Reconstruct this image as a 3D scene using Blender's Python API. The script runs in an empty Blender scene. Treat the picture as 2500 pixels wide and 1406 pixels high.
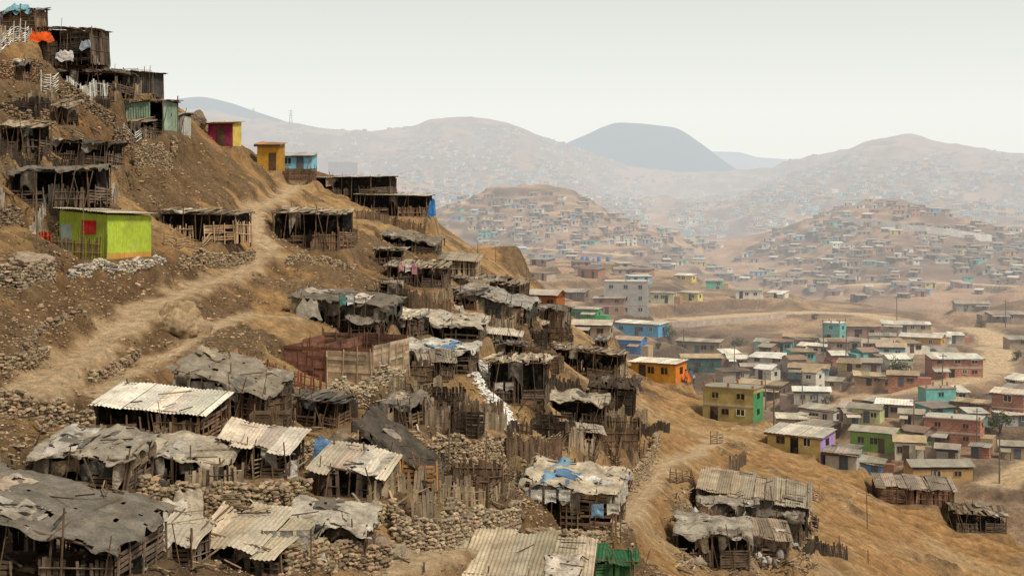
import bpy, bmesh, math, random, numpy as np
from mathutils import Vector, Matrix, noise as mn
from mathutils.bvhtree import BVHTree
random.seed(7); np.random.seed(7)
F=3472.2; HY=480.0
R=random.uniform
scene=bpy.context.scene; COLL=scene.collection

# ---------------------------------------------------------------- noise helpers
def vnoise(x,y,s=0):
    xi=np.floor(x); yi=np.floor(y); fx=x-xi; fy=y-yi
    fx=fx*fx*(3-2*fx); fy=fy*fy*(3-2*fy)
    def h(a,b):
        v=np.sin(a*127.1+b*311.7+s*74.7)*43758.5453
        return v-np.floor(v)
    return (h(xi,yi)*(1-fx)+h(xi+1,yi)*fx)*(1-fy)+(h(xi,yi+1)*(1-fx)+h(xi+1,yi+1)*fx)*fy
def fbm(x,y,o=4,s=0):
    r=0;a=.5;t=0
    for i in range(o):
        r=r+a*vnoise(x,y,s+i*3.1); t+=a; a*=.5; x=x*2.03+5.2; y=y*2.03+1.7
    return r/t
def sstep(a,b,x):
    t=np.clip((x-a)/(b-a),0,1); return t*t*(3-2*t)
def pchip(xk,Y,x):
    xk=np.asarray(xk,float); Y=np.asarray(Y,float)
    h=np.diff(xk); hh=h.reshape((-1,)+(1,)*(Y.ndim-1))
    D=np.diff(Y,axis=0)/hh; m=np.zeros_like(Y)
    a=D[:-1];b=D[1:]; p=a*b>0
    with np.errstate(divide='ignore',invalid='ignore'):
        w1=2*hh[1:]+hh[:-1]; w2=hh[1:]+2*hh[:-1]
        hm=(w1+w2)/(w1/np.where(p,a,1)+w2/np.where(p,b,1))
    m[1:-1]=np.where(p,hm,0); m[0]=D[0]; m[-1]=D[-1]
    i=np.clip(np.searchsorted(xk,x,'right')-1,0,len(xk)-2)
    sh=(-1,)+(1,)*(Y.ndim-1)
    s=((x-xk[i])/h[i]).reshape(sh); H=h[i].reshape(sh)
    return (2*s**3-3*s**2+1)*Y[i]+(s**3-2*s**2+s)*H*m[i]+(-2*s**3+3*s**2)*Y[i+1]+(s**3-s**2)*H*m[i+1]

# ---------------------------------------------------------------- terrain knots (bearing, elevation, distance)
KN=[
[(-600,1700,30),(0,1800,32),(500,1800,36),(960,1800,42),(1250,1800,46),(1600,1800,54),(1900,1900,62),(2300,2000,72),(2500,2050,75),(3200,2300,75)],
[(-600,1300,40),(0,1406,45),(500,1406,50),(960,1406,56),(1250,1406,62),(1600,1500,70),(1900,1600,80),(2300,1750,88),(2500,1850,88),(3200,2150,82)],
[(-600,800,58),(0,900,66),(500,1050,68),(960,1050,76),(1250,1080,84),(1600,1250,95),(1900,1350,102),(2300,1550,102),(2500,1660,100),(3200,2000,90)],
[(-600,300,78),(0,520,86),(500,700,92),(960,760,105),(1250,850,115),(1600,1080,120),(1900,1200,120),(2300,1400,115),(2500,1510,112),(3200,1850,98)],
[(-600,-100,95),(0,200,106),(250,330,112),(500,480,118),(700,520,132),(960,600,140),(1250,740,150),(1400,870,150),(1600,980,148),(1900,1110,138),(2300,1310,126),(2500,1410,121),(3200,1730,105)],
[(-600,-450,110),(0,60,118),(250,178,128),(400,245,140),(500,310,150),(600,372,160),(700,412,175),(800,428,182),(960,482,185),(1100,560,190),(1250,645,192),(1310,690,192),(1400,785,190),(1600,910,175),(1900,1045,155),(2300,1240,135),(2500,1340,128),(2800,1480,120),(3200,1650,110)],
[(-600,600,240),(500,800,235),(960,900,235),(1250,770,235),(1400,850,235),(1600,960,215),(1900,1110,190),(2300,1290,158),(2500,1370,148),(3200,1500,135)],
[(-600,600,280),(500,800,280),(960,850,280),(1250,710,280),(1400,770,275),(1600,870,260),(1900,1000,215),(2300,1120,180),(2500,1170,172),(3200,1300,160)],
[(-600,600,340),(500,750,340),(960,780,340),(1250,668,340),(1400,710,330),(1600,790,310),(1900,890,255),(2300,960,215),(2500,980,212),(3200,1100,200)],
[(-600,600,390),(500,700,390),(960,720,390),(1250,645,395),(1400,665,390),(1600,710,370),(1900,800,310),(2300,850,275),(2500,840,280),(3200,850,280)],
[(-600,600,430),(500,680,430),(960,680,430),(1100,640,440),(1250,632,440),(1400,635,440),(1600,652,430),(1750,700,400),(1900,728,380),(2100,748,370),(2300,775,350),(2500,745,350),(3200,700,350)],
[(-600,620,520),(500,700,520),(1250,690,520),(1600,710,510),(1900,775,460),(2300,800,430),(2500,775,430),(3200,720,430)],
[(-600,600,600),(500,640,600),(1250,650,600),(1600,680,580),(1900,728,560),(2300,730,540),(2500,720,540),(3200,680,540)],
[(-600,560,750),(500,600,750),(1100,590,730),(1250,580,720),(1400,592,720),(1600,622,740),(1750,655,760),(1900,650,740),(2200,600,720),(2300,610,720),(2500,630,720),(3200,600,720)],
[(-600,540,850),(500,560,850),(960,560,850),(1100,512,850),(1180,486,850),(1280,470,850),(1360,473,850),(1500,525,860),(1600,560,880),(1720,592,950),(1850,578,920),(2000,530,870),(2100,493,850),(2200,478,850),(2300,508,850),(2400,548,850),(2500,563,850),(3200,560,850)],
[(-600,600,1150),(500,620,1150),(1280,560,1150),(1720,625,1200),(2200,570,1150),(3200,600,1150)],
[(-600,500,1500),(500,500,1500),(1250,535,1500),(1500,560,1500),(1750,575,1550),(1900,550,1500),(2200,535,1500),(3200,530,1500)],
[(-600,400,2100),(500,400,2100),(700,410,2100),(1100,430,2100),(1250,430,2100),(1500,495,2150),(1750,490,2200),(1900,480,2100),(2200,425,2100),(2500,445,2100),(3200,450,2100)],
[(-600,250,2800),(300,270,2800),(500,280,2800),(700,312,2800),(870,331,2800),(1000,322,2800),(1060,303,2800),(1120,298,2800),(1190,303,2800),(1330,348,2800),(1450,385,2800),(1550,420,2800),(1700,432,2900),(1850,425,2900),(1950,400,2800),(2060,378,2800),(2140,352,2800),(2210,338,2800),(2280,355,2800),(2380,372,2800),(2500,388,2800),(3200,400,2800)],
[(-600,500,4000),(1250,505,4000),(3200,505,4000)],
[(-600,484,14000),(1250,484,14000),(3200,484,14000)],
]
def surf(us,ts):
    py=np.array([pchip([k[0] for k in L],[k[1] for k in L],us) for L in KN])
    ld=np.array([pchip([k[0] for k in L],np.log([k[2] for k in L]),us) for L in KN])
    kk=np.arange(len(KN))
    PY=pchip(kk,py,ts); D=np.exp(pchip(kk,ld,ts))
    X=(us[None,:]-1250)/F*D; Z=(HY-PY)/F*D
    return X,D,Z
def quads(nr,nc):
    i=np.arange(nr-1)[:,None]*nc+np.arange(nc-1)[None,:]
    return np.stack([i,i+1,i+nc+1,i+nc],-1).reshape(-1,4)
us=np.arange(-600,3201,30.0); ts=np.arange(0,len(KN)-1+1e-6,.05)
X,Y,Z=surf(us,ts)
def bigz(X,Y,T,Z0):
    z=(fbm(X/9,Y/9,3,1)-.5)*1.5*sstep(6.2,5.2,T)
    z=z+(fbm(X/30,Y/30,4,2)-.5)*6*sstep(5.2,6.3,T)*sstep(11,10,T)
    z=z+(fbm(X/70,Y/70,5,3)-.5)*26*sstep(10.5,11.5,T)*sstep(15.5,14.5,T)
    rid=1-np.abs(fbm(X/330,Y/330,5,4)-.5)*4
    z=z+(rid-.4)*50*sstep(15,16,T)*(1-.6*sstep(17,18,T))*sstep(19.5,18.5,T)
    z=z+Z0
    wv=(fbm(X/60,Y/60,4,8)-.5)*8
    s=(z+wv)/4.6; f=s-np.floor(s); zt=4.6*(np.floor(s)+sstep(.25,.75,f))-wv
    m=sstep(11.2,11.8,T)*sstep(15.2,14.6,T)*(.35+.6*sstep(.38,.55,fbm(X/80,Y/80,3,6)))
    z=z*(1-m)+zt*m
    s=(z+wv*.3)/2.8; f=s-np.floor(s); zt=2.8*(np.floor(s)+sstep(.3,.7,f))-wv*.3
    m=sstep(6.3,7,T)*sstep(10.3,9.8,T)*.85
    return z*(1-m)+zt*m
Tg=np.repeat(ts[:,None],len(us),1)
Z=bigz(X,Y,Tg,Z)
bv0=BVHTree.FromPolygons(np.stack([X,Y,Z],-1).reshape(-1,3).tolist(),quads(len(ts),len(us)).tolist())
def hitb(b,px,py):
    d=Vector(((px-1250)/F,1,(HY-py)/F)).normalized()
    r=b.ray_cast(Vector((0,0,0)),d)
    return r[0]
# ---------------------------------------------------------------- placement specs
pads=[]
def resolve(x0,x1,yt,yb,yaw=0,dep=.7,dmax=5.0):
    py=yb
    p=hitb(bv0,(x0+x1)/2,py)
    while p is None: py+=6; p=hitb(bv0,(x0+x1)/2,py)
    d=p.y; a=(py-HY)/F
    Wp=(x1-x0)*d/F; D=min(dep*Wp,dmax); cy,sy=math.cos(math.radians(yaw)),abs(math.sin(math.radians(yaw)))
    Wd=max((Wp-D*sy)/cy,Wp*.55)
    H=(yb-yt)*d/F-max(a,0)*D*.9
    H=max(H,1.3)
    c=(p.x,p.y+D/2*cy+Wd/2*sy*.5,p.z)
    pads.append((c[0],c[1],c[2],Wd,D,math.radians(yaw)))
    return dict(c=c,W=Wd,D=D,H=H,yaw=math.radians(yaw),d=d)

BR=(.155,.102,.064); DK=(.065,.048,.035); LW=(.35,.245,.15); GR=(.40,.35,.28); PALE=(.64,.57,.46); RW=(.235,.11,.075)
SH=[
((0,95,12,85),5,'plank',BR,'planks',DK,'tall dark plank shack with pale blue sheet on its roof'),
((85,240,60,150),8,'plank',DK,'planks',BR,'dark timber shack with ragged plank roof and orange cloth'),
((105,290,170,222),4,'open',DK,'tarp',(.12,.1,.08),'low dark shack behind white slatted panels'),
((272,380,166,228),6,'sheet',(.07,.065,.06),'metal',(.30,.23,.16),'shack wrapped in black sheeting with tan roof'),
((272,412,244,318),8,'sheet',(.27,.38,.28),'metal',(.34,.3,.22),'faded green sheet shack under a grey roof'),
((385,456,272,330),15,'sheet',(.6,.6,.55),'metal',GR,'shack walled in whitish corrugated sheets'),
((0,98,298,372),-4,'open',DK,'planks',(.32,.26,.18),'open timber pen with tan board roof'),
((120,272,345,402),6,'open',DK,'tarp',(.09,.08,.07),'low collapsed shack covered in dark tarpaulin'),
((20,232,405,500),7,'open',DK,'tarp',(.21,.185,.15),'long dark shack with grey sagging tarpaulin roof'),
((388,590,508,590),-6,'open',LW,'planks',(.28,.22,.15),'open timber goat pen with slatted sides'),
((668,850,502,608),-10,'open',BR,'planks',(.38,.31,.22),'open timber pen with steep board roof'),
((770,960,428,482),4,'open',DK,'metal',PALE,'long low pen under pale sheet roof'),
((868,1050,470,528),4,'open',BR,'metal',PALE,'long animal shed with pale roof and slatted front'),
((930,1072,568,615),8,'open',DK,'tarp',(.22,.19,.15),'crumpled dark shack under torn tarpaulin'),
((950,1092,636,702),6,'open',DK,'planks',(.32,.27,.19),'dark shack with washing hung at its corner'),
((1022,1170,613,668),5,'plank',(.30,.23,.15),'metal',(.40,.34,.25),'tan board shed with flat sheet roof'),
((1100,1290,668,735),10,'plank',DK,'planks',(.23,.18,.13),'jumbled dark plank shacks with ragged roof'),
((705,962,712,800),8,'tarpwall',DK,'tarp',(.19,.165,.13),'dark tarpaulin shack with open black doorway'),
((1118,1310,702,792),14,'tarpwall',BR,'tarp',(.33,.31,.27),'timber shack under long grey tarpaulin'),
((962,1182,762,838),6,'open',DK,'tarp',(.50,.43,.33),'low shack with pale patched canvas roof'),
((1168,1270,797,864),5,'plank',(.33,.27,.19),'metal',PALE,'small beige board shed with flat roof'),
((985,1165,826,912),8,'open',DK,'tarp',(.60,.56,.49),'low shack roofed with white and blue sheets'),
((685,985,800,940),20,'pen',RW,'none',RW,'unroofed compound of red brown and tan planks'),
((415,680,866,1012),10,'tarpwall',BR,'tarp',(.29,.25,.19),'tent like shack draped in grey tarpaulin'),
((230,515,938,1080),7,'open',BR,'metal',(.72,.66,.55),'open shed with pale corrugated sheet roof'),
((1195,1342,865,990),6,'open',DK,'planks',(.46,.38,.27),'leaning shack with stacked pale roof boards'),
((1335,1532,842,925),14,'open',DK,'planks',(.26,.2,.14),'long dark shack with splintered plank roof'),
((1345,1482,958,1035),5,'open',DK,'tarp',(.44,.38,.29),'shack with rolled pale canvas on its roof'),
((1442,1556,922,1015),8,'plank',DK,'planks',DK,'dark square plank shack with empty openings'),
((1368,1576,1015,1092),6,'pen',BR,'none',BR,'unroofed pen of stacked dark planks'),
((75,325,1055,1195),6,'tarpwall',DK,'tarp',(.36,.32,.25),'shack with grey tarpaulin hanging to the ground'),
((330,560,1066,1190),8,'open',DK,'tarp',(.50,.43,.32),'shack under tattered tan canvas'),
((535,722,1035,1165),-8,'open',BR,'metal',(.54,.48,.38),'open pen under a curled sheet roof'),
((775,955,1128,1215),12,'tarpwall',DK,'metal',(.54,.46,.35),'low shack with tan corrugated roof'),
((872,1076,1030,1185),-12,'open',DK,'tarp',(.085,.072,.058),'dark tarpaulin lean-to with orange crates inside'),
((1282,1536,1130,1290),14,'tarpwall',BR,'tarp',(.54,.46,.34),'shack patched with white and blue sheeting'),
((-180,318,1140,1440),6,'open',DK,'tarp',(.20,.18,.145),'large shack under dark stretched tarpaulin'),
((328,490,1262,1385),12,'open',DK,'metal',(.52,.46,.36),'low shack with tan plank roof'),
((488,725,1260,1400),14,'open',DK,'metal',(.50,.42,.31),'shack with rippled tan sheet roof'),
((710,900,1252,1355),4,'open',DK,'tarp',(.50,.45,.36),'shack with sagging white canvas roof'),
((1082,1452,1340,1470),6,'open',DK,'metal',(.44,.37,.26),'wide shack roofed in layered pale boards'),
((1455,1548,1362,1430),2,'plank',(.04,.12,.05),'metal',(.03,.12,.05),'small shed with green corrugated roof'),
((1712,2000,1155,1290),12,'tarpwall',DK,'metal',(.38,.32,.23),'large dark shack with long board roof'),
((1662,1850,1262,1390),10,'open',DK,'tarp',(.38,.34,.27),'cluttered shack with canvas roof and poles'),
((2150,2345,1160,1232),8,'plank',(.14,.08,.05),'metal',(.34,.28,.21),'dark brown hut with teal side sheet'),
((2338,2462,1228,1300),6,'open',DK,'planks',(.2,.15,.1),'dark broken timber shack above a bank'),
((800,872,396,428),4,'plank',(.22,.13,.08),'metal',(.3,.22,.14),'brown board hut on the ridge'),
((640,760,408,440),2,'pen',BR,'none',BR,'low timber pen beside bright houses'),
((700,860,560,600),0,'pen',BR,'none',BR,'slatted timber pen beside the path'),
((1320,1400,800,850),12,'pen',BR,'none',DK,'tall slatted pen of dark timber'),
((905,1010,712,760),5,'pen',DK,'none',DK,'dark slatted animal pen'),
((590,700,950,1030),3,'pen',BR,'none',BR,'slatted pen beside draped shack'),
((1715,1860,1205,1275),-8,'tarpwall',DK,'tarp',(.34,.3,.24),'sprawling shack heap under pale canvas'),
((1840,1985,1225,1330),20,'tarpwall',DK,'tarp',(.16,.135,.105),'sprawling shack heap with splintered planks'),
((1780,1930,1270,1360),-5,'tarpwall',BR,'metal',(.3,.24,.17),'sprawling shack heap of boards and sacks'),
((1650,1760,1255,1330),16,'open',DK,'tarp',(.27,.24,.19),'low lean-to on the shack heap'),
((1390,1530,1160,1260),-10,'tarpwall',BR,'tarp',(.30,.36,.42),'shack corner wrapped in blue grey sheeting'),
((1285,1400,1140,1220),22,'open',DK,'tarp',(.16,.22,.2),'low lean-to under dark green tarpaulin'),
((1190,1300,725,790),-10,'open',DK,'planks',(.24,.19,.14),'splintered lean-to with loose roof boards'),
((1290,1390,745,820),18,'tarpwall',DK,'tarp',(.17,.15,.12),'dark crumpled lean-to on the steep slope'),
((1090,1200,700,745),-6,'open',DK,'tarp',(.33,.29,.23),'low lean-to with grey canvas'),
((800,900,740,800),-8,'open',DK,'tarp',(.25,.22,.18),'lean-to with hanging cloth at dark doorway'),
((235,330,1085,1200),14,'tarpwall',DK,'tarp',(.08,.08,.075),'black cloth lean-to on posts'),
]
SH=[(s[0],-s[1] if s[1]>0 else s[1])+s[2:] for s in SH]
SHR=[resolve(*s[0],yaw=s[1]) for s in SH]
allc=[(r['c'][0],r['c'][1]) for r in SHR]
PH=[
((145,372,500,622),-28,(.42,.52,.06),(.46,.41,.32),'lime green corrugated house with red window shutter'),
((505,582,296,356),-16,(.30,.03,.09),(.5,.38,.24),'small magenta and yellow house on the ridge'),
((626,690,348,416),-14,(.66,.38,.06),(.35,.2,.1),'mustard yellow house with plank front'),
((690,768,372,418),-6,(.28,.62,.80),(.5,.5,.48),'sky blue house with dark doorway'),
]
PHR=[resolve(*s[0],yaw=s[1],dep=.6) for s in PH]
g=PHR[0]; pads.pop(-4); pc=hitb(bv0,262,632); yw=math.radians(-28); g['W'],g['D'],g['yaw']=4.0,3.9,yw; g['H']=3.0
g['c']=(pc.x+math.cos(yw)*(-2.0)-math.sin(yw)*1.95,pc.y+math.sin(yw)*(-2.0)+math.cos(yw)*1.95,pc.z)
pads.append((g['c'][0]-.9,g['c'][1]-.9,pc.z,6.6,6.4,yw))
WH=(.76,.72,.62); BK=(.42,.20,.13); TN=(.42,.32,.2)
VH=[
(1380,1472,738,788,(.06,.38,.12),GR,1),(1290,1380,716,762,(.42,.14,.05),PALE,1),(1475,1588,682,772,(.42,.40,.38),PALE,3),
(1650,1702,668,690,(.72,.58,.2),WH,1),(1724,1768,684,706,(.18,.50,.36),GR,1),(1590,1655,712,740,(.66,.66,.42),GR,1),
(1662,1718,711,737,(.70,.62,.2),PALE,1),(1798,1868,706,730,WH,GR,1),(1880,1928,710,728,WH,WH,1),
(1502,1636,774,822,(.12,.42,.72),PALE,1),(1502,1582,820,866,(.07,.25,.62),TN,1),(1545,1682,876,934,(.75,.38,.06),WH,1),
(1655,1772,824,868,(.33,.26,.15),GR,1),(1665,1762,864,910,(.05,.11,.10),TN,1),(1722,1872,958,1030,(.46,.38,.16),GR,2),
(1802,1932,918,978,(.20,.14,.10),TN,1),(1940,2032,948,988,(.5,.46,.4),WH,1),(1962,2062,984,1042,WH,GR,1),
(1885,2046,1042,1108,(.66,.52,.22),PALE,1),(2086,2212,1038,1106,(.25,.42,.08),GR,1),(2268,2422,1012,1090,BK,PALE,2),
(2432,2520,950,1034,BK,PALE,2),(2226,2376,1124,1178,(.50,.32,.14),GR,1),(2020,2106,1104,1146,(.5,.48,.4),GR,1),
(2106,2166,1118,1162,(.12,.28,.6),GR,1),(2086,2166,992,1032,(.58,.6,.3),GR,1),(2050,2126,880,906,(.66,.58,.24),TN,1),
(2276,2400,874,922,BK,WH,2),(2206,2320,818,848,(.62,.34,.08),PALE,1),(2160,2282,784,812,(.6,.5,.34),PALE,1),
(2066,2156,788,828,(.45,.26,.2),TN,1),(2110,2186,834,866,BK,GR,1),(1916,2008,816,842,WH,TN,1),(1980,2066,843,869,WH,PALE,1),
(1846,1916,834,857,(.4,.62,.55),GR,1),(1836,1970,864,893,WH,WH,1),(1812,1900,893,917,TN,GR,1),(1930,2036,892,927,(.25,.45,.55),TN,1),
(1970,2070,924,952,(.5,.42,.3),GR,1),(2090,2166,910,940,(.4,.26,.16),TN,1),(2172,2250,912,942,BK,TN,1),(2146,2240,866,893,(.12,.36,.14),PALE,1),
(2420,2520,760,787,(.36,.28,.22),GR,1),(2336,2420,738,760,(.4,.36,.3),GR,1),(1376,1440,706,736,(.22,.15,.1),GR,1),
(1450,1532,722,768,(.4,.24,.18),GR,2),(1400,1500,788,826,(.4,.34,.26),PALE,1),(2440,2520,1005,1040,(.42,.42,.4),PALE,1),
(2065,2140,1002,1035,(.45,.4,.3),GR,1),(2290,2350,1095,1128,(.4,.35,.3),GR,1),(2460,2530,820,850,(.4,.3,.2),GR,1),
(2336,2440,976,1012,BK,TN,1),(2200,2262,1012,1040,(.5,.42,.3),GR,1),(1900,1975,1010,1045,(.46,.4,.32),PALE,1),
(2375,2425,1095,1120,BK,GR,1),(2445,2510,1090,1120,TN,GR,1),(1780,1850,965,990,(.44,.4,.33),WH,1),(1590,1640,640,656,(.5,.42,.34),GR,1),
(1500,1560,655,672,(.42,.32,.25),GR,1)]
VY={18:-36,14:-28,11:-30,10:-28,9:-30,0:-20,19:-32,20:-26,17:-38}
VHR=[resolve(v[0],v[1],v[2],v[3],yaw=VY.get(i,R(-36,8)),dep=.5,dmax=5) for i,v in enumerate(VH)]
allc+=[(r['c'][0],r['c'][1]) for r in VHR+PHR]
# ---------------------------------------------------------------- paths
def wpts(pl,n=14):
    out=[]
    for (a,b) in zip(pl[:-1],pl[1:]):
        for i in range(n):
            t=i/n; p=hitb(bv0,a[0]+(b[0]-a[0])*t,a[1]+(b[1]-a[1])*t)
            if p is not None and (not out or (p-out[-1]).length>.5): out.append(p)
    for k in range(6):
        for i in range(1,len(out)-1): out[i].z=(out[i-1].z+2*out[i].z+out[i+1].z)/4; out[i].y=(out[i-1].y+2*out[i].y+out[i+1].y)/4
    return out
PATHS=[('dirt_path',[(-40,1010),(120,925),(260,840),(370,745),(470,705),(600,655),(665,610),(610,560),(620,510),(690,480),(730,450)],1.4),
('dirt_path',[(230,960),(330,905),(430,860),(510,800),(600,765),(720,775)],.9),
('dirt_path',[(940,1400),(1010,1360),(1130,1340),(1260,1325),(1400,1330),(1500,1300),(1570,1200),(1620,1130),(1700,1110),(1760,1060)],1.1),
('dirt_road',[(1640,782),(1740,774),(1860,766),(1980,762),(2100,766),(2190,782)],8.0),
('dirt_road',[(2040,992),(2160,965),(2260,945),(2360,928),(2430,895),(2445,855),(2420,820),(2370,800)],7.0),
('dirt_road',[(2440,1180),(2470,1160),(2540,1130)],6.0),
('dirt_road',[(1990,700),(2150,692),(2300,690),(2500,700)],8.0),
('dirt_road',[(1180,600),(1350,610),(1550,625)],8.0)]
PW=[(n,wpts(pl),w) for n,pl,w in PATHS]
roadpts=[(p.x,p.y,w) for n,pts,w in PW for p in pts]
def nearroad(x,y,m):
    return any(abs(x-a)<m+w/2 and abs(y-b)<m+w/2 for a,b,w in roadpts)
for k in range(10):
    t=k/9; p=hitb(bv0,1165+80*t,885+160*t); allc.append((p.x,p.y)); allc.append((p.x+.8,p.y-1.5))

pal=[WH,(.6,.56,.5),(.42,.33,.26),(.45,.36,.3),(.40,.31,.24),(.38,.3,.24),(.36,.27,.2),BK,BK,(.36,.22,.16),(.3,.22,.17),(.42,.3,.2),(.5,.42,.33),(.3,.24,.2),(.25,.5,.6),(.2,.42,.6),(.16,.48,.38),(.6,.5,.2),(.5,.3,.13)]
palv=[WH,WH,WH,(.66,.62,.5),(.6,.40,.33),(.2,.52,.48),(.68,.58,.25),(.45,.36,.3),(.42,.33,.26),BK,BK,(.36,.22,.16),(.5,.42,.33),(.35,.55,.6)]
RH=[]
def rnd_houses(n,x0,x1,y0,y1,dlo,dhi,mind,wlo,whi,ter=0,clus=False):
    k=0;tr=0
    while k<n and tr<n*60:
        tr+=1
        px,py=R(x0,x1),R(y0,y1)
        p=hitb(bv0,px,py)
        if p is None or not(dlo<p.y<dhi): continue
        if px<1960 and py>740 and py<830: continue
        if nearroad(p.x,p.y,3.): continue
        if clus and mn.noise(Vector((p.x*.045,p.y*.03,5)))<R(-.15,.15): continue
        if ter and ((p.z/4.6+mn.noise(Vector((px*.01,py*.02,1)))*1.0)%1)>ter: continue
        if any((p.x-a)**2+(p.y-b)**2<mind*mind for a,b in allc): continue
        Wd=R(wlo,whi); D=R(2.6,4.2); yw=math.radians(R(-48,20))
        allc.append((p.x,p.y)); k+=1
        pads.append((p.x,p.y,p.z,Wd,D,yw))
        RH.append(dict(c=(p.x,p.y,p.z),W=Wd,D=D,H=R(1.7,2.4)*(1.9 if random.random()<.06 else 1),yaw=yw,d=p.y))
rnd_houses(44,1780,2500,835,1150,165,345,4.8,2.4,4.8,0,True)
nval=len(RH)
rnd_houses(10,1300,1650,640,700,330,480,10,4,6)
rnd_houses(18,2080,2290,476,580,600,900,7,4,8,0)
rnd_houses(64,1090,1760,470,660,480,1000,8,3,7,.6)
rnd_houses(78,1800,2520,500,760,480,1000,8,3,7,.6)
def rnd_shack(n,x0,x1,y0,y1):
    k=0;tr=0
    while k<n and tr<n*50:
        tr+=1; px,py=R(x0,x1),R(y0,y1)
        if py<480+(px-800)*.55: continue
        p=hitb(bv0,px,py)
        if p is None or p.y>190 or nearroad(p.x,p.y,1.6): continue
        if any((p.x-a)**2+(p.y-b)**2<6.5 for a,b in allc): continue
        w=R(1.5,2.8)*F/p.y/2; h=R(1.3,1.8)*F/p.y
        yw=R(-30,10); st=random.choice(('open','tarpwall','open','pen','pen')); rk=random.choice(('tarp','planks','metal','planks')) if st!='pen' else 'none'
        rc=random.choice(((.34,.29,.22),(.24,.21,.17),(.46,.4,.31),(.14,.125,.105),(.3,.23,.16)))
        s=((px-w,px+w,py-h,py),yw,st,random.choice((DK,BR)),rk,rc,{'tarp':'small crooked lean-to under sagging canvas','planks':'small crooked lean-to with loose board roof','metal':'small crooked lean-to with sheet roof','none':'small broken pen of mixed slats'}[rk])
        SH.append(s); r=resolve(*s[0],yaw=yw); SHR.append(r); allc.append((r['c'][0],r['c'][1])); k+=1
rnd_shack(12,880,1330,640,900); rnd_shack(10,1000,1560,850,1110); rnd_shack(4,560,1260,1010,1230); rnd_shack(4,0,380,60,500)

# ---------------------------------------------------------------- final terrain
us=np.concatenate([np.arange(-600,-60,20.),np.arange(-60,2560,5.),np.arange(2560,3201,20.)])
ts=np.concatenate([np.arange(0,1,.05),np.arange(1,5.3,.0125),np.arange(5.3,6,.05),np.arange(6,10.5,.02),np.arange(10.5,15,.02),np.arange(15,18.6,.05),np.arange(18.6,20.01,.2)])
ts[-1]=20.0
X,Y,Z=surf(us,ts); Tg=np.repeat(ts[:,None],len(us),1); Ug=np.repeat(us[None,:],len(ts),0)
Z=bigz(X,Y,Tg,Z)
near=sstep(6.0,5.4,Tg)
smooth=np.ones_like(X)
pathm=np.zeros_like(X)
padm=np.zeros_like(X)
def dopads():
    for (cx,cy,cz,w,dd,yw) in pads:
        r=max(w,dd)+3
        tr=1.0 if cy<200 else (1.8 if cy<450 else 3)
        m=(abs(X-cx)<r+tr)&(abs(Y-cy)<r+tr)
        if not m.any(): continue
        dx=X[m]-cx; dy=Y[m]-cy; c,s=math.cos(yw),math.sin(yw)
        lx=np.abs(dx*c+dy*s)-w/2-.15; ly=np.abs(-dx*s+dy*c)-dd/2-.15
        q=np.hypot(np.maximum(lx,0),np.maximum(ly,0))
        q=q+(fbm(X[m]/1.3,Y[m]/1.3,2,5)-.5)*.5*(q>0.1)
        wt=1-sstep(0,tr,q)
        Z[m]=Z[m]*(1-wt)+cz*wt
        smooth[m]=np.minimum(smooth[m],1-.8*wt); padm[m]=np.maximum(padm[m],wt)
dopads()
for n,pts,w in PW:
    P=np.array([p[:] for p in pts])
    m=(X>P[:,0].min()-10)&(X<P[:,0].max()+10)&(Y>P[:,1].min()-10)&(Y<P[:,1].max()+10)
    xs,ys=X[m],Y[m]; best=np.full(xs.shape,1e9); bz=np.zeros_like(xs)
    for a,b in zip(P[:-1],P[1:]):
        d=b[:2]-a[:2]; L=(d@d)+1e-9
        t=np.clip(((xs-a[0])*d[0]+(ys-a[1])*d[1])/L,0,1)
        q=np.hypot(xs-a[0]-t*d[0],ys-a[1]-t*d[1]); zz=a[2]+t*(b[2]-a[2])
        u=q<best; best[u]=q[u]; bz[u]=zz[u]
    hw=w/2
    fl=1-sstep(hw,hw+1.2+w*.2,best)
    Z[m]=Z[m]*(1-fl)+bz*fl
    smooth[m]=np.minimum(smooth[m],1-.85*fl)
    pm=1-sstep(hw*.5,hw*(1.9 if w<3 else 1.2)+.3,best+(fbm(xs/1.5,ys/1.5,4,9)-.5)*min(w,2)*1.5)
    pathm[m]=np.maximum(pathm[m],pm)
n12=fbm(X/11,Y/11,4,11); n3=fbm(X/3,Y/3,4,12); n1=fbm(X/.9,Y/.9,3,13); n40=fbm(X/40,Y/40,4,14)
leftb=sstep(1500,300,Ug)*.10-sstep(1450,1750,Ug)*.22
rocky=sstep(.47,.57,n12*.5+n3*.5+leftb*.6)*(1-pathm)*near
# rain gullies running down the slope
gul=np.abs(fbm(X/8+Y/40,Y/2.2,3,41)-.5)*2
gul=sstep(.22,.0,gul)*near*(1-pathm)
Z=Z+smooth*near*((n3-.5)*(.45+.55*rocky)+(n1-.5)*(.18+.3*rocky))-smooth*gul*.22
Z=Z+smooth*(1-near)*((n3-.5)*.9)*sstep(12,9,Tg)
nr,nc=X.shape
verts=np.stack([X,Y,Z],-1).reshape(-1,3)
q=quads(nr,nc)
bv=BVHTree.FromPolygons(verts.tolist(),q.tolist())
def hit(px,py):
    p=hitb(bv,px,py)
    while p is None: py+=5; p=hitb(bv,px,py)
    return p
def at(px,py,y): return Vector(((px-1250)/F*y,y,(HY-py)/F*y))
def gz(x,y):
    r=bv.ray_cast(Vector((x,y,500)),Vector((0,0,-1)))
    return r[0].z if r[0] is not None else -20
def C3(c): return np.array(c)[None,None,:]
O3=np.ones(X.shape+(3,))
tan=C3((.53,.335,.155)); org=C3((.47,.225,.075)); drk=C3((.20,.13,.07)); pal_=C3((.74,.55,.34))
def mixc(a,b,m): return a*(1-m[...,None])+b*m[...,None]
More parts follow.
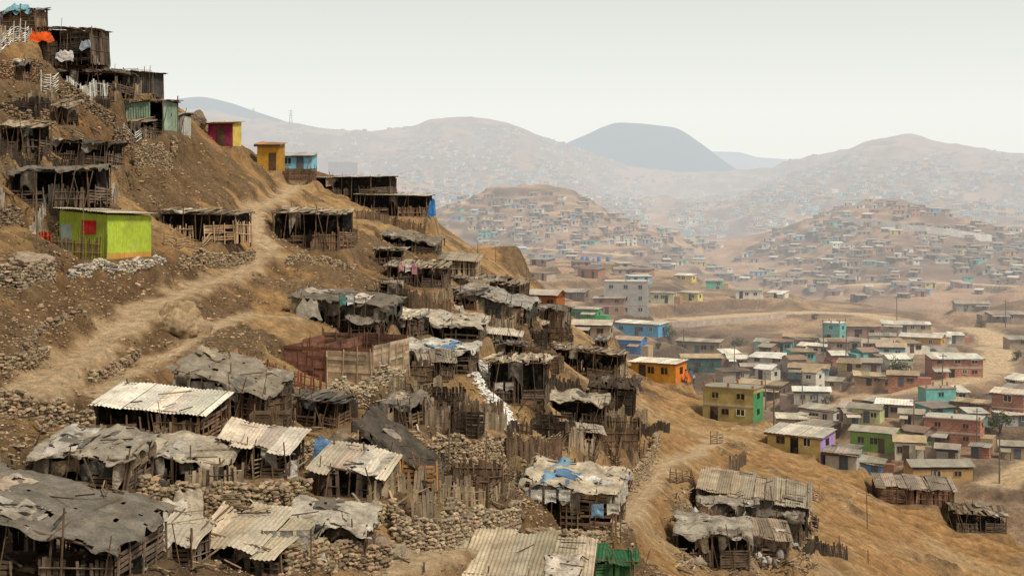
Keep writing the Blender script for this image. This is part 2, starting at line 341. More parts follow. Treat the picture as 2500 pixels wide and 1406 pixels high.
col=mixc(O3*tan,org*O3,sstep(.40,.60,n12)*(.35+.5*sstep(900,0,Ug)))
col=mixc(col,pal_*O3,sstep(.50,.75,n3)*.45)
col=mixc(col,drk*O3,rocky*.85)
col=mixc(col,C3((.27,.19,.12))*O3,padm*near*.5)
col=col*(.68+.64*n1)[...,None]*(1-.25*gul)[...,None]
far=sstep(10,12,Tg)
fc=mixc(O3*C3((.40,.26,.165)),O3*C3((.21,.14,.10)),sstep(.4,.62,n40))
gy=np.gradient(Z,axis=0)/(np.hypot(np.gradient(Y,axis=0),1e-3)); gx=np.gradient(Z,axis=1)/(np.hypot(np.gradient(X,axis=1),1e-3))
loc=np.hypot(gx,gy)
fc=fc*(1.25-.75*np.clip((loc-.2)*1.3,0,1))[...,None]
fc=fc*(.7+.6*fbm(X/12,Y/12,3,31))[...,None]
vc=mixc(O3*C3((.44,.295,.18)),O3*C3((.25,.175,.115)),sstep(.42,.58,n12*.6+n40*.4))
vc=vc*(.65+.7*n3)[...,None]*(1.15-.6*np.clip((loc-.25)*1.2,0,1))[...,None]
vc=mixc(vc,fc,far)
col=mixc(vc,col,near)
col=mixc(col,pal_*O3*(.85+.3*n3)[...,None],pathm*.92)

def set_col(me,arr):
    a=me.color_attributes.new('Col','FLOAT_COLOR','POINT')
    c=np.ones((len(me.vertices),4),np.float32); c[:,:3]=arr; a.data.foreach_set('color',c.ravel())
def np_mesh(name,v,f,colv,mat,smooth_=True):
    me=bpy.data.meshes.new(name); v=np.asarray(v,np.float32); f=np.asarray(f,np.int32)
    me.vertices.add(len(v)); me.vertices.foreach_set('co',v.ravel())
    k=f.shape[1]; me.loops.add(f.size); me.loops.foreach_set('vertex_index',f.ravel())
    me.polygons.add(len(f)); me.polygons.foreach_set('loop_start',np.arange(0,f.size,k,dtype=np.int32))
    me.polygons.foreach_set('use_smooth',np.full(len(f),smooth_))
    me.update(calc_edges=True); set_col(me,colv); me.materials.append(mat)
    o=bpy.data.objects.new(name,me); COLL.objects.link(o); return o

# ---------------------------------------------------------------- materials
HAZE_L=1450.; HAZE_C=(.68,.68,.66)  # aerial haze painted into the materials: falloff length and glow colour
def mk(name,kind):
    m=bpy.data.materials.new(name); m.use_nodes=True; nt=m.node_tree; N=nt.nodes; L=nt.links; N.clear()
    def nd(t,**k):
        n=N.new(t)
        for a,b in k.items(): setattr(n,a,b)
        return n
    out=nd('ShaderNodeOutputMaterial'); bs=nd('ShaderNodeBsdfPrincipled')
    at=nd('ShaderNodeAttribute',attribute_name='Col'); geo=nd('ShaderNodeNewGeometry'); tc=nd('ShaderNodeTexCoord')
    def noise(scale,det=5,rough=.6,vec=None,sc=None):
        n=nd('ShaderNodeTexNoise'); n.inputs['Scale'].default_value=scale; n.inputs['Detail'].default_value=det; n.inputs['Roughness'].default_value=rough
        src=vec or geo.outputs['Position']
        if sc:
            mp=nd('ShaderNodeMapping'); mp.inputs['Scale'].default_value=sc; L.new(src,mp.inputs['Vector']); src=mp.outputs[0]
        L.new(src,n.inputs['Vector']); return n.outputs['Fac']
    def rng(v,a,b,c,d):
        n=nd('ShaderNodeMapRange'); L.new(v,n.inputs[0])
        for i,x in enumerate((a,b,c,d)): n.inputs[i+1].default_value=x
        return n.outputs[0]
    def mul(a,b):
        n=nd('ShaderNodeMath',operation='MULTIPLY'); L.new(a,n.inputs[0]); L.new(b,n.inputs[1]); return n.outputs[0]
    def scale(c,f):
        n=nd('ShaderNodeVectorMath',operation='SCALE'); L.new(c,n.inputs[0]); L.new(f,n.inputs['Scale']); return n.outputs[0]
    def mix(f,a,b):
        n=nd('ShaderNodeMix',data_type='RGBA')
        if isinstance(f,float): n.inputs[0].default_value=f
        else: L.new(f,n.inputs[0])
        L.new(a,n.inputs[6])
        if isinstance(b,tuple): n.inputs[7].default_value=b+(1,)
        else: L.new(b,n.inputs[7])
        return n.outputs[2]
    ob=tc.outputs['Object']; c=at.outputs['Color']; rough=.9; bstr=.4; bdist=.03
    if kind=='ground':
        a=rng(noise(1.6,8,.7),.3,.7,.55,1.4); b=rng(noise(9,6,.75),.3,.7,.65,1.35)
        c=scale(c,mul(a,b)); c=mix(rng(noise(28,3,.6),.58,.70,0,.65),c,(.10,.065,.038)); c=mix(rng(noise(19,3,.6,sc=(1,1.3,1)),.64,.72,0,.6),c,(.68,.54,.37))
        bh=noise(4,10,.75); bstr=1.; bdist=.45
    elif kind=='stone':
        c=scale(c,mul(rng(noise(3,5,.6),.3,.7,.6,1.35),rng(noise(20,4,.6),.3,.7,.8,1.2))); bh=noise(10,6,.7); bstr=.8; bdist=.06
    elif kind=='wood':
        c=scale(c,mul(rng(noise(1.2,4,.6,ob),.3,.7,.55,1.4),rng(noise(16,5,.7,ob),.3,.7,.65,1.3)))
        c=mix(rng(noise(3,4,.6,ob),.55,.75,0,.45),c,(.22,.18,.14)); bh=noise(25,4,.6,ob)
    elif kind=='metal':
        c=scale(c,mul(rng(noise(.7,4,.6,ob),.3,.7,.65,1.25),rng(noise(9,6,.7,ob),.3,.7,.7,1.2)))
        c=mix(rng(noise(1.5,6,.7,ob),.53,.72,0,.75),c,(.20,.12,.07)); bh=noise(8,4,.6,ob); rough=.75
    elif kind=='cloth':
        c=scale(c,mul(rng(noise(1.1,5,.65,ob),.3,.7,.5,1.45),rng(noise(11,5,.7,ob),.3,.7,.7,1.25)))
        c=mix(rng(noise(1.9,6,.7,ob),.52,.68,0,.7),c,(.19,.14,.09)); bh=noise(4,7,.65,ob); bstr=1.; bdist=.16; rough=.8
    elif kind=='plaster':
        c=scale(c,mul(rng(noise(.8,5,.65,ob),.3,.7,.75,1.15),rng(noise(6,6,.7,ob,(1,1,.35)),.3,.7,.78,1.12)))
        c=mix(rng(noise(1.1,6,.7,ob),.52,.74,0,.55),c,(.30,.21,.14)); bh=noise(12,4,.6,ob)
    elif kind=='brick':
        bt=nd('ShaderNodeTexBrick'); bt.inputs['Scale'].default_value=1.0; bt.inputs['Brick Width'].default_value=.6; bt.inputs['Row Height'].default_value=.3
        bt.inputs['Mortar Size'].default_value=.03
        mp=nd('ShaderNodeMapping'); mp.inputs['Rotation'].default_value=(math.pi/2,0,0); L.new(ob,mp.inputs[0]); L.new(mp.outputs[0],bt.inputs['Vector'])
        bt.inputs['Color1'].default_value=(1,1,1,1); bt.inputs['Color2'].default_value=(.7,.7,.72,1); bt.inputs['Mortar'].default_value=(1.2,1.25,1.3,1)
        n=nd('ShaderNodeVectorMath',operation='MULTIPLY'); L.new(c,n.inputs[0]); L.new(bt.outputs[0],n.inputs[1]); c=n.outputs[0]
        c=scale(c,rng(noise(1.5,5,.65,ob),.3,.7,.7,1.2)); bh=noise(12,4,.6,ob)
    elif kind=='leaf':
        c=scale(c,rng(noise(3,3,.6),.3,.7,.6,1.4)); bh=noise(8,2,.5)
    elif kind=='hill':
        c=scale(c,rng(noise(.004,8,.65),.3,.7,.75,1.25)); bh=noise(.01,6,.6); bstr=.3; bdist=20
    bp=nd('ShaderNodeBump'); bp.inputs['Strength'].default_value=bstr; bp.inputs['Distance'].default_value=bdist
    L.new(bh,bp.inputs['Height']); L.new(bp.outputs[0],bs.inputs['Normal'])
    L.new(c,bs.inputs['Base Color']); bs.inputs['Roughness'].default_value=rough; bs.inputs['Specular IOR Level'].default_value=.12
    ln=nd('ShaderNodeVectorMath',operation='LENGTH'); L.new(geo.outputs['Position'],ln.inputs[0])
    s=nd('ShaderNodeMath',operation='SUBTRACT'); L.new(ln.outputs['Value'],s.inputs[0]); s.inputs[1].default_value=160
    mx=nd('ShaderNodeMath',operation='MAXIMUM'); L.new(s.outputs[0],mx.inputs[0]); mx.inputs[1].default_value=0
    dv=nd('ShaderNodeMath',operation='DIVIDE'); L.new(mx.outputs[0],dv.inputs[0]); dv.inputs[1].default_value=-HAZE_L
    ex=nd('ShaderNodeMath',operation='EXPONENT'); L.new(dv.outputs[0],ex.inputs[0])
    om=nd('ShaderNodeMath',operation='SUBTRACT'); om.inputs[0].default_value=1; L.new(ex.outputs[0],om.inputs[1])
    em=nd('ShaderNodeEmission'); em.inputs['Color'].default_value=HAZE_C+(1,); em.inputs['Strength'].default_value=1  # painted haze: surface glows paler with distance from the origin, where the camera stands
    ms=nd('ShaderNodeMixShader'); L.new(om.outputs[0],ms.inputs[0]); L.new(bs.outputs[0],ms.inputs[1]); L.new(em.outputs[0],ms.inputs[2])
    L.new(ms.outputs[0],out.inputs[0]); return m
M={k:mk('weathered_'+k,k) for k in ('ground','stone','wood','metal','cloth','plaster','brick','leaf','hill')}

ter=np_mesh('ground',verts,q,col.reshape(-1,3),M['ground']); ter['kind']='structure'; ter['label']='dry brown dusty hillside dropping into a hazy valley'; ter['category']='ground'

for n,pts,w in PW:
    V=[];Fc=[];k=len(pts); wr=w*.5 if n=='dirt_path' else w*.8
    for i,p in enumerate(pts):
        a=pts[max(i-1,0)];b=pts[min(i+1,k-1)]; t=Vector((b.x-a.x,b.y-a.y,0)).normalized(); nn=Vector((-t.y,t.x,0))
        for j in range(5):
            f=(j/4-.5)*wr*(.7+.6*abs(mn.noise(Vector((i*.37,j*.8,w))))*1.6); x,y=p.x+nn.x*f,p.y+nn.y*f
            e=.03 if p.y<200 else .12
            V.append((x,y,gz(x,y)+(e if 0<j<4 else -.03)))
    for i in range(k-1):
        for j in range(4): Fc.append((i*5+j,i*5+j+1,i*5+j+6,i*5+j+5))
    o=np_mesh(n,V,Fc,np.array((.72,.53,.32)),M['ground']); o['kind']='structure'
    o['label']='pale trodden dirt path across the slope' if n=='dirt_path' else 'pale unpaved road across the valley'; o['category']='path' if n=='dirt_path' else 'road'

def mountain(prof,d,dep,colr,label):
    p0=prof[0][0];p1=prof[-1][0]; u=np.linspace(p0,p1,160); v=np.linspace(-1,1,40)
    pc=pchip([p[0] for p in prof],[p[1] for p in prof],u)
    Zc=(HY-pc)/F*d; base=(HY-520)/F*d
    Vg,Ug_=np.meshgrid(v,u,indexing='ij'); Dd=d+Vg*dep
    Xm=(Ug_-1250)/F*d; zz=base+(Zc[None,:]-base)*(1-np.abs(Vg)**1.5)
    zz=zz+(fbm(Xm/400,Dd/400,5,21)-.5)*110*np.abs(Vg)
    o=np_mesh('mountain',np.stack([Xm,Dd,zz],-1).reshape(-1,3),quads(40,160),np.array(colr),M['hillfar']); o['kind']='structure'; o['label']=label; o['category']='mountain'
HAZE_L=2500.; HAZE_C=(.64,.675,.68); M['hillfar']=mk('hazy_mountain','hill')  # separate painted haze length and colour for the mountains
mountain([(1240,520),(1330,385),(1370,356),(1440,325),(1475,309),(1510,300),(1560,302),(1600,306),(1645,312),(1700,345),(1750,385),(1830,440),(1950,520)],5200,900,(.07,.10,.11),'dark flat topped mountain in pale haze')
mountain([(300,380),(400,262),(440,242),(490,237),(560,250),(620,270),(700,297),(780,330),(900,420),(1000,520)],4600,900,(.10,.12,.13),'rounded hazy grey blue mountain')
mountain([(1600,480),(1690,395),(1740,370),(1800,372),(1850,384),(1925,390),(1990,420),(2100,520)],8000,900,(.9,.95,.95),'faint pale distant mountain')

# ---------------------------------------------------------------- mesh builder
class MB:
    def __init__(s): s.v=[];s.f=[];s.c=[]
    def ob(s,c,A,B,C,col):
        n=len(s.v)
        for k in (-1,1):
            for j in (-1,1):
                for i in (-1,1):
                    s.v.append((c[0]+A[0]*i+B[0]*j+C[0]*k,c[1]+A[1]*i+B[1]*j+C[1]*k,c[2]+A[2]*i+B[2]*j+C[2]*k))
        for f in ((0,2,3,1),(4,5,7,6),(0,1,5,4),(2,6,7,3),(0,4,6,2),(1,3,7,5)):
            s.f.append(tuple(n+i for i in f)); s.c.append(col)
    def box(s,x0,x1,y0,y1,z0,z1,col):
        s.ob(((x0+x1)/2,(y0+y1)/2,(z0+z1)/2),((x1-x0)/2,0,0),(0,(y1-y0)/2,0),(0,0,(z1-z0)/2),col)
    def beam(s,a,b,r,col,r2=None):
        a=Vector(a);b=Vector(b);d=(b-a); L=d.length
        if L<1e-4: return
        d/=L; u=Vector((0,0,1)) if abs(d.z)<.9 else Vector((1,0,0)); e=d.cross(u).normalized(); g=d.cross(e)
        n=len(s.v); r2=r if r2 is None else r2
        for (p,rr) in ((a,r),(b,r2)):
            for k in range(5):
                t=k*2*math.pi/5; s.v.append(tuple(p+e*rr*math.cos(t)+g*rr*math.sin(t)))
        for k in range(5):
            s.f.append((n+k,n+(k+1)%5,n+5+(k+1)%5,n+5+k)); s.c.append(col)
        s.f.append(tuple(n+k for k in range(4,-1,-1))); s.c.append(col)
        s.f.append(tuple(n+5+k for k in range(5))); s.c.append(col)
    def grid(s,P,col):
        n=len(s.v); a=len(P);b=len(P[0])
        for r in P: s.v.extend(r)
        for i in range(a-1):
            for j in range(b-1):
                s.f.append((n+i*b+j,n+i*b+j+1,n+(i+1)*b+j+1,n+(i+1)*b+j)); s.c.append(col)
    def poly(s,pts,col):
        n=len(s.v); s.v.extend(pts); s.f.append(tuple(range(n,n+len(pts)))); s.c.append(col)
    def make(s,name,mat,parent=None,loc=(0,0,0),yaw=0,smooth_=False):
        me=bpy.data.meshes.new(name); me.from_pydata(s.v,[],s.f)
        a=me.color_attributes.new('Col','FLOAT_COLOR','CORNER')
        cc=[]
        for f,c in zip(s.f,s.c): cc.extend([c[0],c[1],c[2],1.0]*len(f))
        a.data.foreach_set('color',cc); me.materials.append(M[mat])
        if smooth_: me.polygons.foreach_set('use_smooth',[True]*len(s.f))
        o=bpy.data.objects.new(name,me); COLL.objects.link(o); o.location=loc; o.rotation_euler=(0,0,yaw)
        if parent: o.parent=parent
        return o
def jit(c,a=.25):
    f=R(1-a,1+a); return (c[0]*f*R(.95,1.05),c[1]*f,c[2]*f*R(.95,1.05))
def fixl(l): return l if len(l.split())>=4 else l+' on the slope'
def empty(name,loc,yaw,label,cat,group=None):
    o=bpy.data.objects.new(name,None); COLL.objects.link(o); o.location=loc; o.rotation_euler=(0,0,yaw); o.empty_display_size=.3
    o['label']=fixl(label);o['category']=cat
    if group:o['group']=group
    return o
def tag(o,label,cat,group=None):
    o['label']=fixl(label);o['category']=cat
    if group:o['group']=group
    return o

def plankwall(mb,p0,p1,h0,h1,col,horiz=False,miss=.1,pw=.13,gap=.025,jag=.12,zb=-.25):
    p0=Vector((p0[0],p0[1],0));p1=Vector((p1[0],p1[1],0)); d=p1-p0; L=d.length
    if L<.2: return
    d/=L; n=Vector((-d.y,d.x,0)); h0=max(h0,.3);h1=max(h1,.3)
    if horiz:
        k=max(2,int(max(h0,h1)/(pw+gap)))
        for i in range(k):
            x=0
            while x<L-.2:
                l=min(R(.9,2.6),L-x)
                z=(i+.6)*(pw+gap)
                if random.random()>=miss and z<h0+(h1-h0)*(x+l/2)/L+.1:
                    c=p0+d*(x+l/2)+n*R(-.03,.03); t=R(-.05,.05)*(.3 if miss==0 else 1)
                    mb.ob((c.x,c.y,z),(d.x*l/2,d.y*l/2,t*l/2),(n.x*.012,n.y*.012,0),(0,0,pw/2*(R(.7,1.1) if miss else R(1.0,1.12))),jit(col,.4))
                x+=l+.02
        k=int(L/1.1)+1
        for i in range(k+1):
            c=p0+d*(L*i/k); h=h0+(h1-h0)*i/k+R(-.05,.3)
            mb.beam((c.x-n.x*.05,c.y-n.y*.05,zb),(c.x-n.x*.05+R(-.12,.12),c.y-n.y*.05+R(-.05,.05),h),R(.025,.045),jit(col,.3))
    else:
        x=0
        while x<L:
            w=pw*R(.5,1.5)
            if random.random()>=miss:
                t=x/L; h=h0+(h1-h0)*t+R(-jag,jag)*1.3; c=p0+d*x+n*R(-.02,.02); ln=R(-.09,.09); z0=zb if random.random()<.8 else R(0,.5)
                u=Vector((d.x*ln,d.y*ln,1))*(h-z0)/2
                mb.ob((c.x,c.y,(h+z0)/2),(d.x*w/2,d.y*w/2,0),(n.x*.012,n.y*.012,0),tuple(u),jit(col,.5))
            x+=w+gap
        for f in (.35,.8): mb.beam((p0.x-n.x*.03,p0.y-n.y*.03,h0*f),(p1.x-n.x*.03,p1.y-n.y*.03,h1*f+R(-.1,.1)),.03,jit(col,.3))

def roofz(r,x,y): return r['H']+r['ty']*(y/r['D'])+r['tx']*(x/r['W'])
def nz(x,y,z): return mn.noise(Vector((x,y,z)))
def panels(mb,r,col,kind,over=.3,seed=0,neat=False):
    W,D=r['W'],r['D']
    if kind=='metal':
        x=-W/2-over; jj=.35 if neat else 1.3
        while x<W/2+over-.2:
            w=min(R(.7,1.1),W/2+over-x); y0=-D/2-over-R(-.3,.4)*jj; y1=D/2+over+R(-.3,.3)*jj; dz=R(-.05,.07)*jj; tl=R(-.1,.1)*jj; c=jit(col,.28)
            nx=max(6,int(w/.045)); ny=8; P=[]
            for j in range(ny+1):
                yy=y0+(y1-y0)*j/ny; row=[]
                for i in range(nx+1):
                    xx=x+(w+.06)*i/nx; edge=(1-j/ny)**3
                    row.append((xx+tl*(j/ny-.5)*2,yy+.12*jj*nz(xx*2,seed,x)*(j in (0,ny)),roofz(r,xx,yy)+dz+.024*math.sin(xx*2*math.pi/.18)+.1*jj*nz(xx*.8,yy*.8,seed)-edge*.2*jj*abs(nz(xx*.5,3,seed))+tl*.6*(xx-x)))
                P.append(row)
            mb.grid(P,c); x+=w
    else:
        for lay in range(3):
            x=-W/2-over
            while x<W/2+over:
                w=R(.12,.42); l=(D+2*over)*R(.35,1.05); y0=R(-D/2-over-.2,D/2+over+.2-l) if l<D+2*over else -D/2-over-R(0,.2)
                a=R(-.25,.25); c=jit(col,.5); cx=x+w/2; cy=y0+l/2; t=R(-.06,.06)
                z=roofz(r,cx,cy)+.03+lay*.04+R(-.03,.04)
                mb.ob((cx,cy,z),(w/2,a*w/2,r['tx']/W*w/2+R(-.03,.03)),(-a*l/2,l/2,(r['ty']/D+t)*l/2),(0,0,.012),c)
                x+=w*(R(.75,1.1) if lay==0 else R(1.2,3.2))
def tarp(mb,r,col,over=.25,hang=.6,seed=0,x0=None,x1=None,y0=None,y1=None,up=.07,wr=.16):
    W,D=r['W'],r['D']; X0=-W/2-over if x0 is None else x0; X1=W/2+over if x1 is None else x1; Y0=-D/2-over if y0 is None else y0; Y1=D/2+over if y1 is None else y1
    st=.13; nx=int((X1-X0+2*hang)/st)+2; ny=int((Y1-Y0+2*hang)/st)+2; P=[]
    for j in range(ny+1):
        t=Y0-hang+(Y1-Y0+2*hang)*j/ny; row=[]
        for i in range(nx+1):
            s=X0-hang+(X1-X0+2*hang)*i/nx
            ex=.35*nz(t*.8,seed,2); ey=.35*nz(s*.8,seed,7)
            x=min(max(s,X0+ex),X1+ex); y=min(max(t,Y0+ey),Y1+ey)
            hl=max(.05,.3+1.4*nz(s*1.1+seed,t*1.1,seed*1.3))
            dx=abs(s-x)*hl; dy=abs(t-y)*hl
            ox=(1 if s>x else -1 if s<x else 0); oy=(1 if t>y else -1 if t<y else 0)
            fold=.10*math.sin((s if oy else t)*6+4*nz(s,t,seed))*(1 if (ox or oy) else 0)
            z=roofz(r,x,y)+up+wr*nz(x*.9,y*.9,seed)+.8*wr*abs(nz(x*2.3+.8*y,y*1.5,seed+4))-.3*max(0,math.sin((x-X0)/1.5*math.pi))**2*.4-dx-dy
            row.append((x+ox*(.05+.1*dx)+fold*abs(oy)*.3+R(-.015,.015),y+oy*(.05+.12*dy+fold),z))
        P.append(row)
    n=len(mb.v); b=len(P[0])
    for r_ in P: mb.v.extend(r_)
    for i in range(len(P)-1):
        for j in range(b-1):
            edge=min(i,len(P)-2-i,j,b-2-j)
            if nz(i*.31,j*.31,seed+9)>(.32 if edge<4 else .62): continue   # tears and holes
            mb.f.append((n+i*b+j,n+i*b+j+1,n+(i+1)*b+j+1,n+(i+1)*b+j)); mb.c.append(col)
def hangcloth(mb,a,b,h,col,seed=0,bulge=.12,drop=1.0):
    a=Vector(a);b=Vector(b); L=(b-a).length; nx=max(4,int(L/.12)); ny=8; n=Vector((-(b-a).y,(b-a).x,0)).normalized(); P=[]
    for j in range(ny+1):
        v=j/ny; row=[]
        for i in range(nx+1):
            u=i/nx; p=a.lerp(b,u); hh=h*(.75+.7*nz(u*L*1.5,seed,1))
            off=bulge*math.sin(u*L*7+seed+2*nz(u*L,v,seed))*(.3+v)+.1*nz(u*3,v*3,seed)
            row.append((p.x-n.x*off,p.y-n.y*off,p.z-hh*v))
        P.append(row)
    mb.grid(P,col)

OV={24:(-.5,.35),23:(-.9,.6),34:(-2.2,.2),36:(-1.3,.35),35:(-.3,.5),31:(-.3,.4),30:(.1,.45),37:(-.7,.4),38:(-.6,.45),32:(-.4,.4),40:(-.15,.5),42:(-.7,.6),10:(-.4,.5),18:(-1.0,.4),33:(-.5,.5),17:(-.1,.2),11:(-.2,.15),12:(-.2,.2),39:(-.2,.3),43:(-.2,.4),19:(-.3,.3),21:(-.3,.35)}
def build_shack(spec,r,idx):
    box,yaw,style,wc,rk,rc,label=spec
    W,D=r['W'],r['D']; H=r['H']; r=dict(r)
    tx,ty=OV.get(idx,(R(-.6,.15)*min(1,W/5),R(.05,.45)))
    if rk=='none': tx=ty=0
    r['ty']=ty; r['tx']=tx; r['H']=H=max(H-ty*.4-abs(tx)*.35,1.4)
    E=empty('shack' if style!='pen' else 'animal_pen',r['c'],r['yaw'],label,'shack' if style!='pen' else 'pen')
    if style!='pen' and idx not in (36,): E.rotation_euler=(R(-.04,.04),R(-.06,.07),r['yaw'])
    x0,x1,y0,y1=-W/2,W/2,-D/2,D/2
    rz=lambda x,y: max(.4,roofz(r,x,y))
    if style=='pen':
        mb=MB(); H=min(H,1.7)
        if idx==22:
            H=2.2; a=dict(horiz=True,miss=0,pw=.17,gap=.004)
            plankwall(mb,(x0,y0),(x1,y0),H*.9,H,RW,**a); mb.make('wall','wood',E); mb=MB()
            plankwall(mb,(x1,y0),(x1,y1),H,H*1.05,(.44,.33,.22),**a); mb.make('wall','wood',E); mb=MB()
            plankwall(mb,(x0,y1),(x1,y1),H*1.15,H*1.15,(.17,.09,.065),**a); mb.make('wall','wood',E); mb=MB()
            plankwall(mb,(x0,y0),(x0,y1),H*.9,H*1.1,RW,**a); mb.make('wall','wood',E); mb=MB()
            plankwall(mb,(x0+W*.45,y0),(x0+W*.45,y1),H*.95,H*1.1,(.2,.1,.07),**a); mb.make('partition','wood',E); mb=MB()
            plankwall(mb,(x0+W*.5,y0-.09),(x1,y0-.09),H*.85,H*.88,(.50,.37,.25),**a); mb.make('wall_panel','wood',E)
        else:
            hz=random.random()<.6
            plankwall(mb,(x0,y0),(x1*.1,y0),H*.75,H*.75,wc,hz,.08,.17,.02)
            plankwall(mb,(x1*.1,y0),(x1,y0),H*.8,H*.85,wc,hz,.06,.17,.02)
            plankwall(mb,(x1,y0),(x1,y1),H*.85,H*.9,wc,hz,.06,.17,.02)
            plankwall(mb,(x0,y1),(x1,y1),H,H,wc,hz,.06,.17,.02)
            plankwall(mb,(x0,y0),(x0,y1),H*.8,H,wc,hz,.06,.17,.02)
            mb.make('wall','wood',E)
        if W>1.8 and idx!=22:
            mb=MB(); plankwall(mb,(x0*.3,y0-.06),(x0*.3+.9,y0-.06),H*.7,H*.7,jit(wc),False,0,.14,.015,.02); mb.make('door','wood',E)
        for i in range(5):
            px=R(x0,x1); mb=MB(); py=random.choice((y0,y1)); mb.beam((px,py,-.3),(px+R(-.15,.15),py,H*R(.9,1.3)),.045,jit(wc,.3),.03); mb.make('post','wood',E)
        return
    npx=max(2,int(W/1.7))
    for i in range(npx+1):
        xx=x0+W*i/npx
        for yy in (y0,y1):
            mb=MB(); xx2=xx+R(-.12,.12); mb.beam((xx2+R(-.2,.2),yy,-.6),(xx2,yy+R(-.05,.05),rz(xx2,yy)+(R(.05,.6) if random.random()<.25 else .0)),R(.03,.055),jit(BR,.3))
            mb.make('post','wood',E)
    mb=MB()
    for yy in (y0,y1): mb.beam((x0-.3,yy,rz(x0-.3,yy)-.05),(x1+.3,yy,rz(x1+.3,yy)-.05),.05,jit(BR))
    for i in range(npx+1):
        xx=x0+W*i/npx; mb.beam((xx,y0-.35,rz(xx,y0-.35)-.02),(xx,y1+.3,rz(xx,y1+.3)-.02),.035,jit(BR))
    mb.make('roof_frame','wood',E)
    k=(.022,.019,.016)  # near-black sheets added inside, painting in the deep shade under the roof
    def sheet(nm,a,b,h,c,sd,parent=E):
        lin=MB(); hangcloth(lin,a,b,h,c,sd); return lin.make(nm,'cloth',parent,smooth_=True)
    sheet('shade_sheet',(x0+.1,y1-.12,rz(x0,y1)-.1),(x1-.1,y1-.12,rz(x1,y1)-.1),H*1.3,k,idx)
    sheet('shade_sheet',(x0+.12,y0+.2,rz(x0,y0)-.1),(x0+.12,y1-.2,rz(x0,y1)-.1),H*1.2,k,idx+.5)
    if D>1.5 and idx%2: sheet('shade_sheet',(x0+.3,y0+D*.3,rz(x0,y0)-.15),(x1-.3,y0+D*.34,rz(x1,y0)-.15),H*1.1,k,idx+.9)
    if W>3: sheet('shade_sheet',(x1-.15,y0+D*.45,rz(x1,y0)-.1),(x1-.15,y1-.2,rz(x1,y1)-.1),H*.95,k,idx+.7)
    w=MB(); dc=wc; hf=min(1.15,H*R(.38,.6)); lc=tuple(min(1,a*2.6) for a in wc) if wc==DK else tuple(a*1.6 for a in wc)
    rb=lambda: random.random()<.5
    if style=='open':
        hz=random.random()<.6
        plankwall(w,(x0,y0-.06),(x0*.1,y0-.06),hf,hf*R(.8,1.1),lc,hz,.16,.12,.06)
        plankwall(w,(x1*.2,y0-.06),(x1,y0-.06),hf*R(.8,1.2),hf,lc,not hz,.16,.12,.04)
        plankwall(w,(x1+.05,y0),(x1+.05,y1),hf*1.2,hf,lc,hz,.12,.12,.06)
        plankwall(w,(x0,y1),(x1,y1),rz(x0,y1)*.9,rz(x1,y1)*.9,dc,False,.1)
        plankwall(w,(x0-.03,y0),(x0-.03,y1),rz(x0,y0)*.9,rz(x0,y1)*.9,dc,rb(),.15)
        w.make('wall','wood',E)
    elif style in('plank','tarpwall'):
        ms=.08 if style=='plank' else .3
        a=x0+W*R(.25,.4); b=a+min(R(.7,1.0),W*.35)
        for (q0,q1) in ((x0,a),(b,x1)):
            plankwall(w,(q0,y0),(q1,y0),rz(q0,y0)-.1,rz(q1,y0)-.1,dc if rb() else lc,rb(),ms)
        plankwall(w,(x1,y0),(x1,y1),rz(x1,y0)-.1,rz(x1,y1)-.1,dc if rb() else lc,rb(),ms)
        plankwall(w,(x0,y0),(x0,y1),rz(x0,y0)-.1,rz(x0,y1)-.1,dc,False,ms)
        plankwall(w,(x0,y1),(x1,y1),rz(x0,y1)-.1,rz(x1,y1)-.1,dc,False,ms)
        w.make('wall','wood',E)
        if style=='plank':
            m2=MB(); plankwall(m2,(a+.05,y0-.05),(a+.7,y0-.05),min(1.8,H-.2),min(1.8,H-.2),jit(lc,.3),False,0,.15,.01,.0); m2.make('door','wood',E)
        if idx==44:
            m2=MB(); m2.box(x1+.04,x1+.07,y0,y1,0,H-.1,(.05,.42,.36)); m2.make('side_sheet','plaster',E)
    elif style=='sheet':
        sh=MB()
        def sheets(p0,p1,h0,h1):
            p0=Vector(p0);p1=Vector(p1);L=(p1-p0).length;n=max(1,int(L/.9))
            for i in range(n):
                if random.random()<.05: continue
                A=p0.lerp(p1,i/n);B=p0.lerp(p1,(i+1)/n); d=(B-A); nn=Vector((-d.y,d.x)).normalized(); P=[];hh=h0+(h1-h0)*i/n+R(-.15,0); m=10
                for j in (0,1): P.append([(A.x+d.x*t/m+nn.x*.02*(-1)**t,A.y+d.y*t/m+nn.y*.02*(-1)**t,-.3 if j==0 else hh) for t in range(m+1)])
                sh.grid(P,jit(wc,.35))
        sheets((x0,y0),(x1,y0),rz(x0,y0),rz(x1,y0)); sheets((x1,y0),(x1,y1),rz(x1,y0),rz(x1,y1)); sheets((x0,y0),(x0,y1),rz(x0,y0),rz(x0,y1)); sheets((x0,y1),(x1,y1),rz(x0,y1),rz(x1,y1))
        sh.make('wall','metal',E)
    kcs=[(.14,.12,.095),DK,(.28,.24,.19),(.09,.085,.075),(.38,.33,.26),(.22,.18,.14),(.32,.25,.17)]
    if idx in (35,56): kcs=[(.55,.5,.42),(.25,.36,.47),(.42,.36,.28),(.6,.55,.46)]
